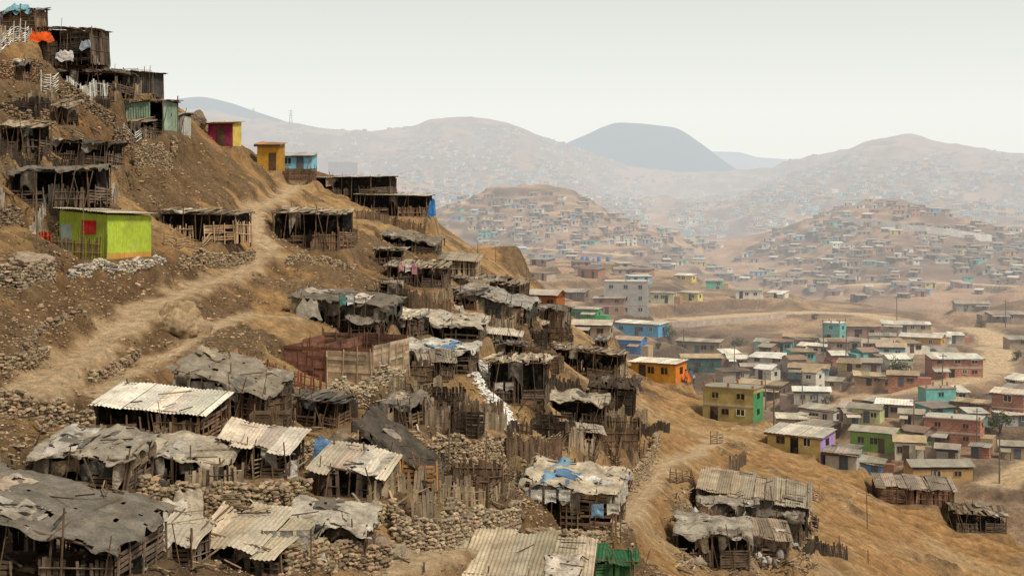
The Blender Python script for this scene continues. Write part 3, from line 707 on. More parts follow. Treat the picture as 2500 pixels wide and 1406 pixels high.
    if style=='tarpwall':
        a=x0
        while a<x1-.3:
            l=R(.5,1.5); e=min(a+l,x1)
            if random.random()<.72: sheet('wall_sheeting',(a,y0-.1,rz(a,y0)-.02-R(0,.3)),(e,y0-.12,rz(e,y0)-.02),H*R(.4,.95),jit(random.choice(kcs),.3),a+idx)
            a+=l
        sheet('wall_sheeting',(x1+.08,y0,rz(x1,y0)),(x1+.08,y1,rz(x1,y1)),H*.7,jit(random.choice(kcs),.3),idx+2)
    elif style=='open' and random.random()<.8:
        for _ in range(random.choice((1,2,2))):
            a=R(x0,x1-.8); sheet('hanging_cloth',(a,y0-.2,rz(a,y0)),(a+R(.5,1.1),y0-.2,rz(a+.8,y0)),H*R(.3,.75),jit(random.choice(kcs),.3),a+idx)
    rf=MB(); rmat={'metal':'metal','planks':'wood','tarp':'cloth'}[rk]
    if rk=='tarp':
        tarp(rf,r,rc,seed=idx*.77,hang=R(.2,.6) if idx!=36 else .2,wr=.2 if idx!=36 else .09)
        rf.make('roof','cloth',E,smooth_=True)
    else:
        panels(rf,r,rc,rk,seed=idx,neat=idx in (24,20,11,12,15)); rf.make('roof',rmat,E)
    pcs=[(.50,.44,.35),(.34,.30,.25),(.16,.14,.12),(.58,.52,.44),(.44,.35,.25)]
    if idx in (21,35,56): pcs=[(.12,.25,.42),(.6,.58,.53),(.5,.43,.31),(.2,.34,.45),(.6,.55,.46)]
    npch=random.choice((1,1,2,2)) if W>2.5 else random.choice((0,1))
    if idx in (21,35): npch=5
    if idx in (30,23,36,17): npch=3
    if idx in (24,37,38,32,20,11,12): npch=0
    if style!='sheet':
        for i in range(npch):
            pt=MB(); a=R(x0,x1-.8); b=R(y0,y1-.6)
            tarp(pt,r,jit(random.choice(pcs),.2),seed=idx+i*3.3,x0=a,x1=min(a+R(.6,1.7),x1+.2),y0=(y0-.2 if random.random()<.4 else b),y1=min(b+R(.6,1.6),y1+.2),hang=.12,up=.12+.03*i,wr=.15)
            pt.make('roof_patch','cloth',E,smooth_=True)
    for i in range(int(W*1.1)):
        db=MB(); a=R(x0,x1);b=R(y0,y1);an=R(0,3.14);l=R(.5,1.6)
        db.beam((a-l/2*math.cos(an),b-l/2*math.sin(an),rz(a,b)+.15),(a+l/2*math.cos(an),b+l/2*math.sin(an),rz(a,b)+.15+R(-.03,.08)),R(.015,.035),jit(random.choice((BR,DK,LW)),.3)); db.make('roof_pole','wood',E)
    for i in range(4):
        db=MB(); a=R(x0-.2,x1+.2); db.beam((a,y0-.25,-.3),(a+R(-.8,.8),y0-R(.1,.5),H*R(.8,1.3)),R(.018,.035),jit(BR,.3)); db.make('leaning_pole','wood',E)
for i,(s,r) in enumerate(zip(SH,SHR)): build_shack(s,r,i)

# ---------------------------------------------------------------- houses
def corr_wall(mb,p0,p1,z0,z1a,z1b,col,n=None):
    p0=Vector(p0);p1=Vector(p1);d=p1-p0;L=d.length;nn=Vector((d.y,-d.x)).normalized();m=max(4,int(L/.09))
    for j0,j1,cc in ((0,.2,None),(.2,1,col)):
        c=cc or mb.skirt; P=[]
        for v in (j0,j1): P.append([(p0.x+d.x*t/m+nn.x*.012*(-1)**t,p0.y+d.y*t/m+nn.y*.012*(-1)**t,z0+(z1a+(z1b-z1a)*t/m-z0)*v) for t in range(m+1)])
        mb.grid(P,c)
def house(r,wc,rc,st,label,cat='house',mat='plaster',near=False,group=None,rightcol=None,idx=0,name='house'):
    W,D,H=r['W'],r['D'],r['H']; x0,x1,y0,y1=-W/2,W/2,-D/2,D/2
    E=empty(name,r['c'],r['yaw'],label,cat,group)
    ty=R(.1,.5); tx=R(-.25,.1); H=H-ty*.5; sl=lambda x,y:H+ty*y/D+tx*x/W
    w=MB(); b=-1.2
    if near: b=-.4
    cs=[(x0,y0),(x1,y0),(x1,y1),(x0,y1)]
    for i in range(4):
        p,q_=cs[i],cs[(i+1)%4]; c=wc if (i!=1 or rightcol is None) else rightcol
        w.poly([(p[0],p[1],b),(q_[0],q_[1],b),(q_[0],q_[1],sl(*q_)),(p[0],p[1],sl(*p))],c)
    w.make('wall',mat,E)
    f=MB(); ov=.3; c=rc
    if st>=2 and idx%2==0:
        f.box(x0-.12,x1+.12,y0-.12,y1+.12,H+.1,H+.22,c)
        for xx in (x0+.1,x1-.1,0):
            for yy in (y0+.1,y1-.1): f.box(xx-.1,xx+.1,yy-.1,yy+.1,H+.22,H+R(.5,.8),BK)
        f.box(x0-.02,x1+.02,y0-.02,y1+.02,H-.35,H+.1,wc)
        f.make('roof','plaster',E)
    elif idx%3==1 or idx==19:
        g=.4; n=8
        for s in (-1,1):
            P2=[[(x0-ov+(W+2*ov)*i/n, s*(D/2+ov)*(1-t),H+.04+ty*.5-.1+(g+.2)*t+R(-.02,.02)) for t in (0,.5,1)] for i in range(n+1)]
            f.grid(P2,c)
        for xx in (x0,x1): f.poly([(xx,y0,H-.3),(xx,y1,H-.3),(xx,y1,H+ty*.5-.05),(xx,0,H+ty*.5+g),(xx,y0,H+ty*.5-.05)],wc)
        f.make('roof','metal',E)
    else:
        k=max(3,int(W/1.1))
        for i in range(k):
            a=x0-ov+(W+2*ov)*i/k; bb=x0-ov+(W+2*ov)*(i+1)/k; dz=R(.03,.08); yy0=y0-ov-R(0,.25);yy1=y1+ov
            m=6 if not near else 12
            P=[[(a+(bb-a)*t/m,y,sl(a+(bb-a)*t/m,y)+dz+.02*(-1)**t) for t in range(m+1)] for y in (yy0,0,yy1)]
            f.grid(P,jit(c,.25))
        f.box(x0-ov,x1+ov,y0-ov+.05,y0-ov+.1,sl(x0,y0)-.12+min(0,tx),sl(x0,y0)-.02,jit(BR))
        f.make('roof','metal',E)
    dk=(.03,.028,.026); s_h=H/st
    dx=x0+W*R(.2,.75); m=MB(); m.box(dx-.42,dx+.42,y0-.05,y0+.03,-.05,min(1.9,s_h-.25),random.choice((dk,(.12,.07,.04),(.1,.12,.14)))); m.make('door','plaster',E)
    nw=max(1,int(W/2.6))
    for fl in range(st):
        for i in range(nw):
            xx=x0+W*(i+.5)/nw
            if fl==0 and abs(xx-dx)<1.0: xx+=1.1 if xx<x1-1.8 else -1.2
            if abs(xx)>W/2-.5: continue
            z=fl*s_h+s_h*.42; Wn=MB(); hh=min(.8,s_h*.34); q2=R(.3,.5)
            Wn.box(xx-q2,xx+q2,y0-.04,y0+.02,z,z+hh,dk); wo=Wn.make('window','plaster',E)
            Fm=MB(); fc=random.choice((WH,(.25,.16,.1),wc,wc)); Fm.box(xx-q2-.06,xx-q2,y0-.07,y0,z-.06,z+hh+.06,fc); Fm.box(xx+q2,xx+q2+.06,y0-.07,y0,z-.06,z+hh+.06,fc); Fm.box(xx-q2,xx+q2,y0-.07,y0,z-.07,z,fc)
            Fm.box(xx-.03,xx+.03,y0-.06,y0-.042,z,z+hh,fc); Fm.make('frame','plaster',wo)
        if D>2.5 and not near:
            z=fl*s_h+s_h*.42; Wn=MB(); Wn.box(x1-.02,x1+.04,-.4,.4,z,z+min(.8,s_h*.34),dk); Wn.make('window','plaster',E)
    if st>=2:
        s=MB(); s.box(x0-.04,x1+.04,y0-.045,y0-.0,s_h-.12,s_h+.08,tuple(a*.8 for a in PALE)); s.make('floor_band','plaster',E)
    if not near and random.random()<.45:
        s=MB(); pw=W*R(.3,.5); a=x0 if random.random()<.5 else x1-pw; zz=min(2.0,s_h*.9)
        s.grid([[(a,y0-1.5,zz-.3),(a,y0-.02,zz)],[(a+pw,y0-1.5,zz-.35),(a+pw,y0-.02,zz)]],jit(rc,.3)); s.beam((a+.1,y0-1.4,-.5),(a+.1,y0-1.4,zz-.3),.05,BR); s.beam((a+pw-.1,y0-1.4,-.5),(a+pw-.1,y0-1.4,zz-.3),.05,BR); s.make('awning','metal',E)
    if not near and random.random()<.4:
        s=MB(); c2=jit(random.choice((BK,TN,(.3,.22,.16),wc)),.2); ex=R(1.2,2.2); hh=R(1.2,1.7); sx=x1 if random.random()<.5 else x0-ex
        s.box(sx+.02,sx+ex-.02,y0+.3,y1-.3,-1,hh,c2); s.make('side_room','plaster',E)
    return E
cn=lambda c:'brick red' if c is BK else 'white' if c is WH else 'tan' if c is TN else ('green' if c[1]>c[0]*1.2 and c[1]>c[2] else 'blue' if c[2]>c[0]*1.3 else 'yellow' if c[0]>.5 and c[2]<.4 and c[1]>.4 else 'orange' if c[0]>.38 and c[2]<.15 else 'brown' if c[0]<.35 else 'beige')
for i,(v,r) in enumerate(zip(VH,VHR)):
    wc=v[4]; st=v[6]; r['H']=min(max(r['H'],1.7*st),2.7*st)
    if i==14: r['H']=3.5
    rcol=None
    if i==18: rcol=(.46,.30,.68)
    if i in(27,): rcol=WH
    if i==14: rcol=(.08,.33,.14)
    if i==11: rcol=(.78,.25,.04)
    lab=('%s %s house on the dusty valley slope'%({1:'small single storey',2:'two storey',3:'three storey'}[st],cn(wc)))
    house(r,wc,jit(v[5],.15),st,lab,mat='brick' if wc is BK else 'plaster',rightcol=rcol,idx=i)
def smallmesh(mb,r,wc,rc,loc=(0,0,0),yaw=0):
    W,D,H=r['W'],r['D'],r['H']; x0,x1,y0,y1=-W/2,W/2,-D/2,D/2; c,s=math.cos(yaw),math.sin(yaw)
    def T(p): return (loc[0]+p[0]*c-p[1]*s,loc[1]+p[0]*s+p[1]*c,loc[2]+p[2])
    t=R(0,.5)
    cs=[(x0,y0,H),(x1,y0,H-.1),(x1,y1,H+t),(x0,y1,H+t)]
    for i in range(4):
        p,q_=cs[i],cs[(i+1)%4]
        mb.poly([T((p[0],p[1],-1.2)),T((q_[0],q_[1],-1.2)),T((q_[0],q_[1],q_[2])),T((p[0],p[1],p[2]))],wc)
    o=.35
    mb.poly([T((x0-o,y0-o,H+.03)),T((x1+o,y0-o,H+.03-.1)),T((x1+o,y1+o,H+t+.06)),T((x0-o,y1+o,H+t+.06))],rc)
    dk=(.04,.035,.03); n=max(1,int(W/2.2))
    for i in range(n):
        xx=x0+W*(i+.5)/n+R(-.3,.3); q2=R(.3,.6)
        z0,z1=(0,min(1.8,H-.2)) if random.random()<.4 else (.9,min(1.6,H-.2))
        mb.poly([T((xx-q2,y0-.06,z0)),T((xx+q2,y0-.06,z0)),T((xx+q2,y0-.06,z1)),T((xx-q2,y0-.06,z1))],dk)
        if H>3.6: mb.poly([T((xx-.42,y0-.06,z0+2.2)),T((xx+.42,y0-.06,z0+2.2)),T((xx+.42,y0-.06,z0+3.0)),T((xx-.42,y0-.06,z0+3.0))],dk)
for i,r in enumerate(RH):
    wc=random.choice(palv if i<nval else pal); rc=jit(random.choice((GR,PALE,TN,(.25,.18,.13),(.3,.26,.22),(.35,.28,.22),(.33,.2,.13),WH)),.25)
    if i<nval:
        house(r,wc,rc,1 if r['H']<3.2 else 2,'%s house with sheet roof among packed valley houses'%cn(wc),mat='brick' if wc is BK else 'plaster',idx=i); continue
    mb=MB(); smallmesh(mb,r,wc,rc); o=mb.make('house','plaster',None,r['c'],r['yaw']); tag(o,'small %s box house on a dusty hill'%cn(wc),'house','small houses scattered over the hills')
def stuff_houses(name,n,regs,dlo,dhi,wlo,whi,hs,label,ter,pl):
    mb=MB();k=0;tr=0; b=bv
    while k<n and tr<n*20:
        tr+=1; x0,x1,y0,y1=random.choice(regs); px,py=R(x0,x1),R(y0,y1); p=hitb(b,px,py)
        if p is None or not(dlo<p.y<dhi): continue
        dens=mn.noise(Vector((px*.012,py*.02,3)))
        if dens<R(-.35,.3): continue
        k+=1; wc=jit(random.choice(pl),.2)
        smallmesh(mb,dict(W=R(wlo,whi),D=R(3,6),H=R(*hs)),wc,jit(random.choice((GR,PALE,(.4,.33,.27),(.3,.25,.2))),.25),p[:],math.radians(R(-35,25)))
    o=mb.make(name,'plaster'); o['kind']='stuff'; tag(o,label,'houses')
stuff_houses('hillside_houses',420,[(1090,1760,480,680),(1250,2500,560,770),(1850,2500,500,700)],480,1150,2,5,(1.5,2.1),'dense small houses packed over the hazy hills',0,[(.3,.24,.2),(.36,.28,.22),(.2,.16,.13),(.4,.32,.26),(.15,.12,.1),(.5,.44,.38),(.62,.58,.5),(.25,.35,.4)])
stuff_houses('distant_houses',2600,[(650,1500,310,520),(1350,2000,430,600),(1000,1500,310,520),(1900,2500,370,560)],1200,3000,4,10,(2,3.6),'countless pale houses on far hazy hills',0,pal+[(.35,.6,.7),WH,WH,(.4,.6,.65)])

def painted(spec,r,i):
    box,yaw,wc,rc,label=spec
    if i==0:
        W,D,H=r['W'],r['D'],r['H']; x0,x1,y0,y1=-W/2,W/2,-D/2,D/2; E=empty('house',r['c'],r['yaw'],label,'house')
        w=MB(); w.skirt=(.62,.34,.08); hz=lambda x:H-.05-.25*(x-x0)/W; side=(.48,.62,.07)
        corr_wall(w,(x1,y0),(x1,y1),-.25,hz(x1),hz(x1)-.1,side); corr_wall(w,(x1,y1),(x0,y1),-.25,hz(x1)-.1,hz(x0),side)
        corr_wall(w,(x0,y1),(x0,y0),-.25,hz(x0),hz(x0),wc); w.skirt=wc; corr_wall(w,(x0,y0),(x1,y0),-.25,hz(x0),hz(x1),wc); w.make('wall','plaster',E)
        f=MB(); rr=dict(W=W,D=D,H=H-.05,ty=-.1,tx=-.25); panels(f,rr,rc,'metal',.3,neat=True); f.make('roof','metal',E)
        d=MB(); d.box(x0+.15,x0+1.05,y0-.05,y0-.02,0,2.1,(.40,.52,.46)); d.make('door','plaster',E)
        a=.0; zb=1.5
        wd=MB(); wd.box(a,a+1.1,y0-.06,y0-.03,zb,zb+.85,(.55,.02,.015)); wd.box(a-.06,a,y0-.08,y0-.02,zb-.05,zb+.9,(.3,.02,.015)); wd.box(a+.52,a+.57,y0-.075,y0-.06,zb,zb+.85,(.25,.01,.01)); wd.make('window','plaster',E)
        cp=MB(); cp.beam((x1+.02,y0-.04,-.3),(x1+.02,y0-.04,hz(x1)),.05,(.3,.35,.08)); cp.make('corner_post','wood',E)
        pf=MB(); plankwall(pf,(x0-.1,y0-.6),(x1+.1,y0-.6),1.3,1.2,(.30,.19,.10),False,.04,.10,.09,.16,-.6); pf.make('porch_fence','wood',E)
        pf=MB(); plankwall(pf,(x0-1.25,y0-.4),(x0-.25,y0-.5),1.6,1.6,(.55,.03,.02),False,.03,.13,.03,.03,-.6); pf.make('red_gate','wood',E)
        return
    rc2={1:(.75,.58,.14),2:(.5,.27,.05),3:(.28,.62,.80)}[i]
    house(r,wc,rc,1,label,near=True,rightcol=rc2,idx=0)
for i,(s,r) in enumerate(zip(PH,PHR)): painted(s,r,i)

# ---------------------------------------------------------------- rocks
phi=(1+5**.5)/2
ICO=np.array([(-1,phi,0),(1,phi,0),(-1,-phi,0),(1,-phi,0),(0,-1,phi),(0,1,phi),(0,-1,-phi),(0,1,-phi),(phi,0,-1),(phi,0,1),(-phi,0,-1),(-phi,0,1)])/1.9
ICF=np.array([(0,11,5),(0,5,1),(0,1,7),(0,7,10),(0,10,11),(1,5,9),(5,11,4),(11,10,2),(10,7,6),(7,1,8),(3,9,4),(3,4,2),(3,2,6),(3,6,8),(3,8,9),(4,9,5),(2,4,11),(6,2,10),(8,6,7),(9,8,1)])
def rocks(P,S,cols,name,label,kind=None,cat='rocks',flat=.7):
    P=np.asarray(P,float);n=len(P); S=np.asarray(S)
    V=np.repeat(ICO[None],n,0)*np.random.uniform(.65,1.3,(n,12,1))*np.random.uniform([.7,.7,.5],[1.3,1.3,flat+.15],(n,1,3))
    a=np.random.uniform(0,6.28,n); c,s=np.cos(a)[:,None],np.sin(a)[:,None]
    x=V[:,:,0]*c-V[:,:,1]*s; y=V[:,:,0]*s+V[:,:,1]*c; V=np.stack([x,y,V[:,:,2]],-1)*S[:,None,None]
    org=P.mean(0); V=V+P[:,None,:]-org
    Fc=(ICF[None]+np.arange(n)[:,None,None]*12).reshape(-1,3)
    o=np_mesh(name,V.reshape(-1,3),Fc,np.repeat(np.asarray(cols),12,0),M['stone'],False); o.location=org
    if kind:o['kind']=kind
    tag(o,label,cat); return o
def rcol(n,base=(.27,.20,.14),lo=.5,hi=1.4):
    f=np.random.uniform(lo,hi,(n,1)); return np.array(base)*f*np.random.uniform(.93,1.07,(n,3))
cell=np.abs(np.gradient(X,axis=1)*np.gradient(Y,axis=0))*(Tg<5.1)*(Tg>.9)*(Ug>-80)*(Ug<2560)
p=(cell*(rocky*1.0+.05)*(1-padm*.8)*(1-pathm)/(Y**1.2)).ravel(); p/=p.sum()
ii=np.random.choice(len(p),34000,p=p); Pp=verts[ii]+np.random.uniform(-.1,.1,(len(ii),3))*[1,1,0]
S=np.random.lognormal(-3.05,.5,len(ii)); S=np.clip(S,.025,.2)
rocks(Pp,S,rcol(len(ii),(.36,.25,.15),.4,1.5),'rubble','loose brown stones littering the hillside','stuff')
def wline(pl,step):
    out=[];pts=[hit(*p) for p in pl]
    for a,b in zip(pts[:-1],pts[1:]):
        L=(b-a).xy.length
        if L>25: continue
        n=max(1,int(L/step))
        for i in range(n):
            t=i/n;x=a.x+(b.x-a.x)*t;y=a.y+(b.y-a.y)*t; out.append((x,y,gz(x,y)))
    return out
def stonewall(pl,h,col=(.27,.205,.14),size=.14,label='dry stone retaining wall of rough brown rocks'):
    base=wline(pl,size*1.45); P=[];S=[]
    for i,(x,y,z) in enumerate(base):
        hh=h*(.7+.6*abs(mn.noise(Vector((x*.5,y*.5,0))))); k=max(1,int(hh/(size*1.1)))
        for j in range(k):
            for dd in (0,1):
                P.append((x+R(-.07,.07),y+dd*.25+j*.04+R(-.05,.05),z+j*size*1.1+R(-.03,.03))); S.append(size*R(.75,1.3))
    for q_ in range(len(base)):
        b=random.choice(base); x,y=b[0]+R(-.4,.4),b[1]-R(.1,1.0); P.append((x,y,gz(x,y)+.02)); S.append(size*R(.3,.8))
    if P: rocks(P,S,rcol(len(P),col,.55,1.35),'stone_wall',label,cat='stone wall')
SW=[([(170,676),(280,664),(400,650)],.8,(.50,.44,.36)),([(440,655),(540,652),(620,635)],1.3,None),([(-20,690),(60,705),(130,690)],1.7,(.34,.27,.19)),
([(0,1010),(110,1040),(225,1055)],1.4,None),([(800,985),(900,975),(990,945)],1.3,(.40,.32,.22)),([(960,1320),(1060,1345),(1180,1320),(1270,1290)],1.9,(.36,.28,.19)),
([(1050,1140),(1140,1135),(1230,1110)],1.5,None),([(1540,1200),(1580,1150),(1610,1085)],1.6,None),([(330,410),(430,380)],2.0,None),
([(150,245),(220,275),(285,305)],1.6,(.27,.2,.13)),([(-20,195),(100,205)],2.0,(.28,.18,.11)),([(-20,560),(140,560)],1.4,(.25,.18,.12)),
([(0,900),(60,905),(115,870)],1.0,None),([(340,1225),(480,1245),(620,1240),(760,1260)],1.4,None),([(220,930),(300,900),(340,870)],.8,None),
([(900,1290),(960,1280)],1.4,None),([(700,1400),(820,1390),(960,1385)],1.6,None),([(60,850),(110,800),(200,760)],.6,(.27,.2,.13)),
([(1290,1320),(1420,1330),(1530,1290)],.9,None),([(700,650),(780,640),(870,660)],.8,None),([(280,350),(330,370)],1.6,(.27,.2,.13)),
([(1300,960),(1380,990)],.8,None),([(1130,900),(1200,930)],.8,None),([(460,1110),(560,1120)],.6,None),([(0,270),(120,300)],1.0,(.27,.19,.12)),
([(500,1250),(640,1235),(760,1225)],1.3,None),([(1000,1110),(1080,1105)],1.0,None),([(740,1110),(860,1115)],.9,None)]
for pl,h,c in SW: stonewall(pl,h,c or (.34,.255,.165))
def boulder(px,py,s,col,label):
    p=hit(px,py)
    bm=bmesh.new(); bmesh.ops.create_icosphere(bm,subdivisions=5,radius=1)
    for v in bm.verts:
        n=v.co.normalized(); k=1+.35*mn.noise(n*1.3+Vector((px,py,0)))+.2*abs(mn.noise(n*3.5+Vector((px,0,py))))+.08*mn.noise(n*9)
        v.co=Vector((n.x*k*s[0],n.y*k*s[1],n.z*k*s[2]))
    me=bpy.data.meshes.new('boulder'); bm.to_mesh(me); bm.free(); me.polygons.foreach_set('use_smooth',[True]*len(me.polygons))
    set_col(me,np.array(col)); me.materials.append(M['stone']); o=bpy.data.objects.new('boulder',me); COLL.objects.link(o); o.location=(p.x,p.y+s[1]*.4,p.z+s[2]*.2); tag(o,label,'rock')
boulder(435,810,(1.4,1.3,1.25),(.36,.26,.155),'large tan boulder set beside the path')
boulder(825,1125,(1.2,1.0,1.0),(.24,.18,.13),'dark rounded boulder draped with blue cloth')
boulder(2195,1215,(.9,.8,.8),(.2,.14,.1),'brown boulder on the slope below huts')
boulder(65,650,(1.2,.9,.6),(.34,.26,.19),'grey boulder set beside rubble')
boulder(700,520,(.8,.7,.5),(.36,.28,.19),'weathered boulder lying beside the path')
boulder(478,300,(.9,.8,.9),(.24,.18,.13),'dark boulder behind whitish sheet shack')

# ---------------------------------------------------------------- fences
def fence(pl,h,col,kind='picket',label='rough timber fence'):
    mb=MB(); base=wline(pl,.17 if kind=='picket' else .5 if kind=='pallet' else 2.2)
    if len(base)<2: return
    o0=base[0]; L=[(x-o0[0],y-o0[1],z-o0[2]) for x,y,z in base]
    if kind=='picket':
        for i,(x,y,z) in enumerate(L):
            if random.random()<.1: continue
            hh=h*R(.75,1.15); l=R(-.1,.1); mb.ob((x,y,z+hh/2-.1),(R(.03,.075),.02,0),(0,.012,0),(l*hh/2,R(-.04,.04),hh/2+.1),jit(col,.45))
        for zz in (.3,.75):
            for i in range(0,len(L)-1,8): a,b=L[i],L[min(i+8,len(L)-1)]; mb.beam((a[0],a[1]+.04,a[2]+h*zz),(b[0],b[1]+.04,b[2]+h*zz+R(-.06,.06)),.03,jit(col,.3))
    elif kind=='pallet':
        for i in range(len(L)-1):
            a,b=L[i],L[i+1]
            if i%3==0: mb.beam((a[0],a[1],a[2]-.3),(a[0]+R(-.15,.15),a[1],a[2]+h*R(1,1.35)),.04,jit(col,.3))
            for k in range(max(3,int(h/.18))):
                if random.random()<.16: continue
                z=(k+.5)*.18; mb.beam((a[0],a[1]-.03,a[2]+z+R(-.04,.04)),(b[0],b[1]-.03,b[2]+z+R(-.04,.04)),.04,jit(col,.45))
    else:
        for i,(x,y,z) in enumerate(L): mb.beam((x,y,z-.3),(x+R(-.08,.08),y,z+h*R(.85,1.15)),.04,jit(col,.3))
        for i in range(len(L)-1):
            for zz in (.4,.8): mb.beam((L[i][0],L[i][1],L[i][2]+h*zz),(L[i+1][0],L[i+1][1],L[i+1][2]+h*zz),.012,(.1,.09,.08))
    o=mb.make('fence','wood',None,o0); tag(o,label,'fence')
FL=[([(0,500),(140,498),(290,490)],1.3,(.38,.34,.28),'picket','grey picket fence of mixed slats'),
([(128,676),(166,676)],1.2,(.16,.11,.07),'pallet','dark timber gate'),
([(582,895),(680,935),(790,962)],1.0,(.22,.08,.05),'picket','reddish brown picket fence'),([(795,1000),(860,1010),(930,1015)],1.0,BR,'pallet','broken pallet fence'),
([(990,985),(1062,1000)],1.4,BR,'pallet','stacked pallet fence'),([(930,1060),(1080,1050),(1200,1035)],1.1,(.23,.17,.12),'picket','weathered stick fence across the terrace'),
([(1120,1045),(1240,1050)],1.2,(.28,.22,.15),'picket','tall grey plank fence'),([(1235,1118),(1300,1135),(1372,1128)],1.5,(.16,.105,.065),'picket','dark brown plank fence'),
([(1060,1180),(1190,1190)],1.0,BR,'pallet','rickety pallet fence'),([(900,1248),(1050,1225),(1260,1225)],.9,(.29,.22,.14),'picket','low slatted fence above stone wall'),
([(1190,1240),(1275,1235)],1.2,BR,'pallet','tangled timber fence'),([(600,1028),(745,1010)],1.0,(.22,.155,.1),'pallet','pallet fence beside draped shack'),
([(230,1092),(350,1100),(490,1078)],1.0,(.28,.2,.13),'picket','slatted fence under sheet roof'),([(455,1205),(600,1190)],1.0,(.4,.31,.21),'picket','pale slatted fence'),
([(620,1170),(735,1140)],1.0,(.3,.23,.15),'pallet','pallet fence on the terrace'),([(1635,1178),(1700,1180)],.9,(.17,.12,.08),'pallet','small timber gate on bare slope'),
([(1780,1150),(1822,1130)],1.2,(.17,.12,.08),'picket','short broken fence on bare slope'),([(1735,1085),(1770,1080)],1.0,BR,'pallet','broken timber frame on bare slope'),
([(2050,1345),(2120,1375),(2200,1415)],1.1,BR,'post','line of thin posts on bare slope'),([(1365,1105),(1480,1110),(1575,1105)],1.0,BR,'pallet','pallet fence below dark pen'),
([(1000,760),(1100,762)],1.3,BR,'picket','tall dark stick fence'),([(760,612),(860,612)],1.0,BR,'picket','slatted fence beside timber pen'),
([(185,420),(272,402)],1.2,DK,'picket','dark picket fence beside stone wall'),([(100,222),(150,218)],1.5,(.65,.65,.6),'pallet','white slatted fence panel'),
([(165,225),(235,228)],1.4,(.66,.65,.6),'picket','white picket fence'),([(235,235),(272,238)],1.4,(.6,.58,.54),'picket','white picket gate'),
([(0,128),(110,130)],1.4,(.6,.6,.56),'pallet','pale slatted fence panels'),([(125,155),(190,160)],1.3,(.64,.62,.59),'pallet','white board panel with slats'),
([(300,330),(385,330)],.9,(.5,.52,.48),'pallet','pale slatted fence below green shack'),([(400,600),(590,605)],.8,LW,'pallet','pallet fence in front of pen'),
([(870,535),(1045,535)],1.0,BR,'picket','slatted fence along animal shed'),([(1185,800),(1400,850)],1.2,DK,'picket','dark stick fence down the slope'),
([(1400,800),(1405,850)],1.4,BR,'picket','tall slatted fence'),([(900,745),(1000,742)],1.2,DK,'pallet','dark pallet fence'),([(1940,1250),(2000,1300)],1.2,DK,'picket','dark plank fence beside shack'),
([(0,385),(95,380)],1.1,DK,'picket','dark picket fence'),([(620,1330),(700,1400)],1.1,DK,'pallet','dark pallet fence'),([(980,1010),(1120,1020),(1230,1010)],1.1,BR,'picket','long stick fence beside plank compound'),
([(780,1360),(900,1365)],1.0,BR,'picket','ragged slatted fence'),([(1080,1200),(1190,1210)],1.0,BR,'picket','weathered slatted fence')]
for pl,h,c,k,l in FL: fence(pl,h,c,k,l)
nf=0
while nf<62:
    x,y=random.choice(((R(880,1500),R(690,1230)),(R(880,1500),R(690,1230)),(R(300,1100),R(1030,1400)),(R(0,350),R(250,520)),(R(1300,1560),R(900,1110)),(R(1650,1980),R(1200,1390))))
    if y<520+(x-900)*.62: continue
    p0_=hit(x,y); x2,y2=x+R(45,140),y+R(-28,40)
    if y2<520+(x2-900)*.62: continue
    p1_=hit(x2,y2)
    if 1110<x<1260 and 860<y<1060: continue
    if nearroad(p0_.x,p0_.y,1.0) or nearroad(p1_.x,p1_.y,1.0) or p0_.y>180: continue
    nf+=1; k=random.choice(('picket','pallet','picket')); fence([(x,y),((x+x2)/2,(y+y2)/2+R(-8,8)),(x2,y2)],R(.7,1.25),random.choice((BR,DK,(.26,.2,.13),(.33,.26,.18))),k,'rickety fence of scavenged %s'%('sticks' if k=='picket' else 'slats and poles'))
def mwall(pl,h,col,label,mat='plaster'):
    base=wline(pl,2.0)
    if len(base)<2: return
    mb=MB(); o0=base[0]; hs=[(x-o0[0],y-o0[1],z-o0[2]) for x,y,z in base]
    for a,b in zip(hs[:-1],hs[1:]):
        mb.poly([(a[0],a[1]-.1,a[2]-1),(b[0],b[1]-.1,b[2]-1),(b[0],b[1]-.1,b[2]+h),(a[0],a[1]-.1,a[2]+h)],jit(col,.1))
        mb.poly([(b[0],b[1]+.1,b[2]-1),(a[0],a[1]+.1,a[2]-1),(a[0],a[1]+.1,a[2]+h),(b[0],b[1]+.1,b[2]+h)],jit(col,.1))
        mb.poly([(a[0],a[1]-.1,a[2]+h),(b[0],b[1]-.1,b[2]+h),(b[0],b[1]+.1,b[2]+h),(a[0],a[1]+.1,a[2]+h)],col)
    tag(mb.make('retaining_wall',mat,None,o0),label,'wall')
mwall([(1640,800),(1700,797),(1760,792),(1820,787),(1880,781),(1940,775)],1.3,(.50,.41,.34),'long pale concrete retaining wall under the road')
mwall([(2130,992),(2200,985),(2280,972),(2350,965),(2400,955),(2500,940)],1.3,(.40,.3,.22),'low concrete wall along the valley road')
mwall([(2000,545),(2050,548),(2100,552),(2150,556)],3.5,(.72,.68,.62),'long pale wall across the hill')
mwall([(2150,556),(2200,562),(2260,568),(2320,576),(2380,584),(2430,592)],3.5,(.72,.68,.62),'long pale wall across the hill')
mwall([(1350,634),(1400,642),(1480,652),(1540,656),(1600,664)],1.0,(.33,.25,.18),'low stone wall along the rise')

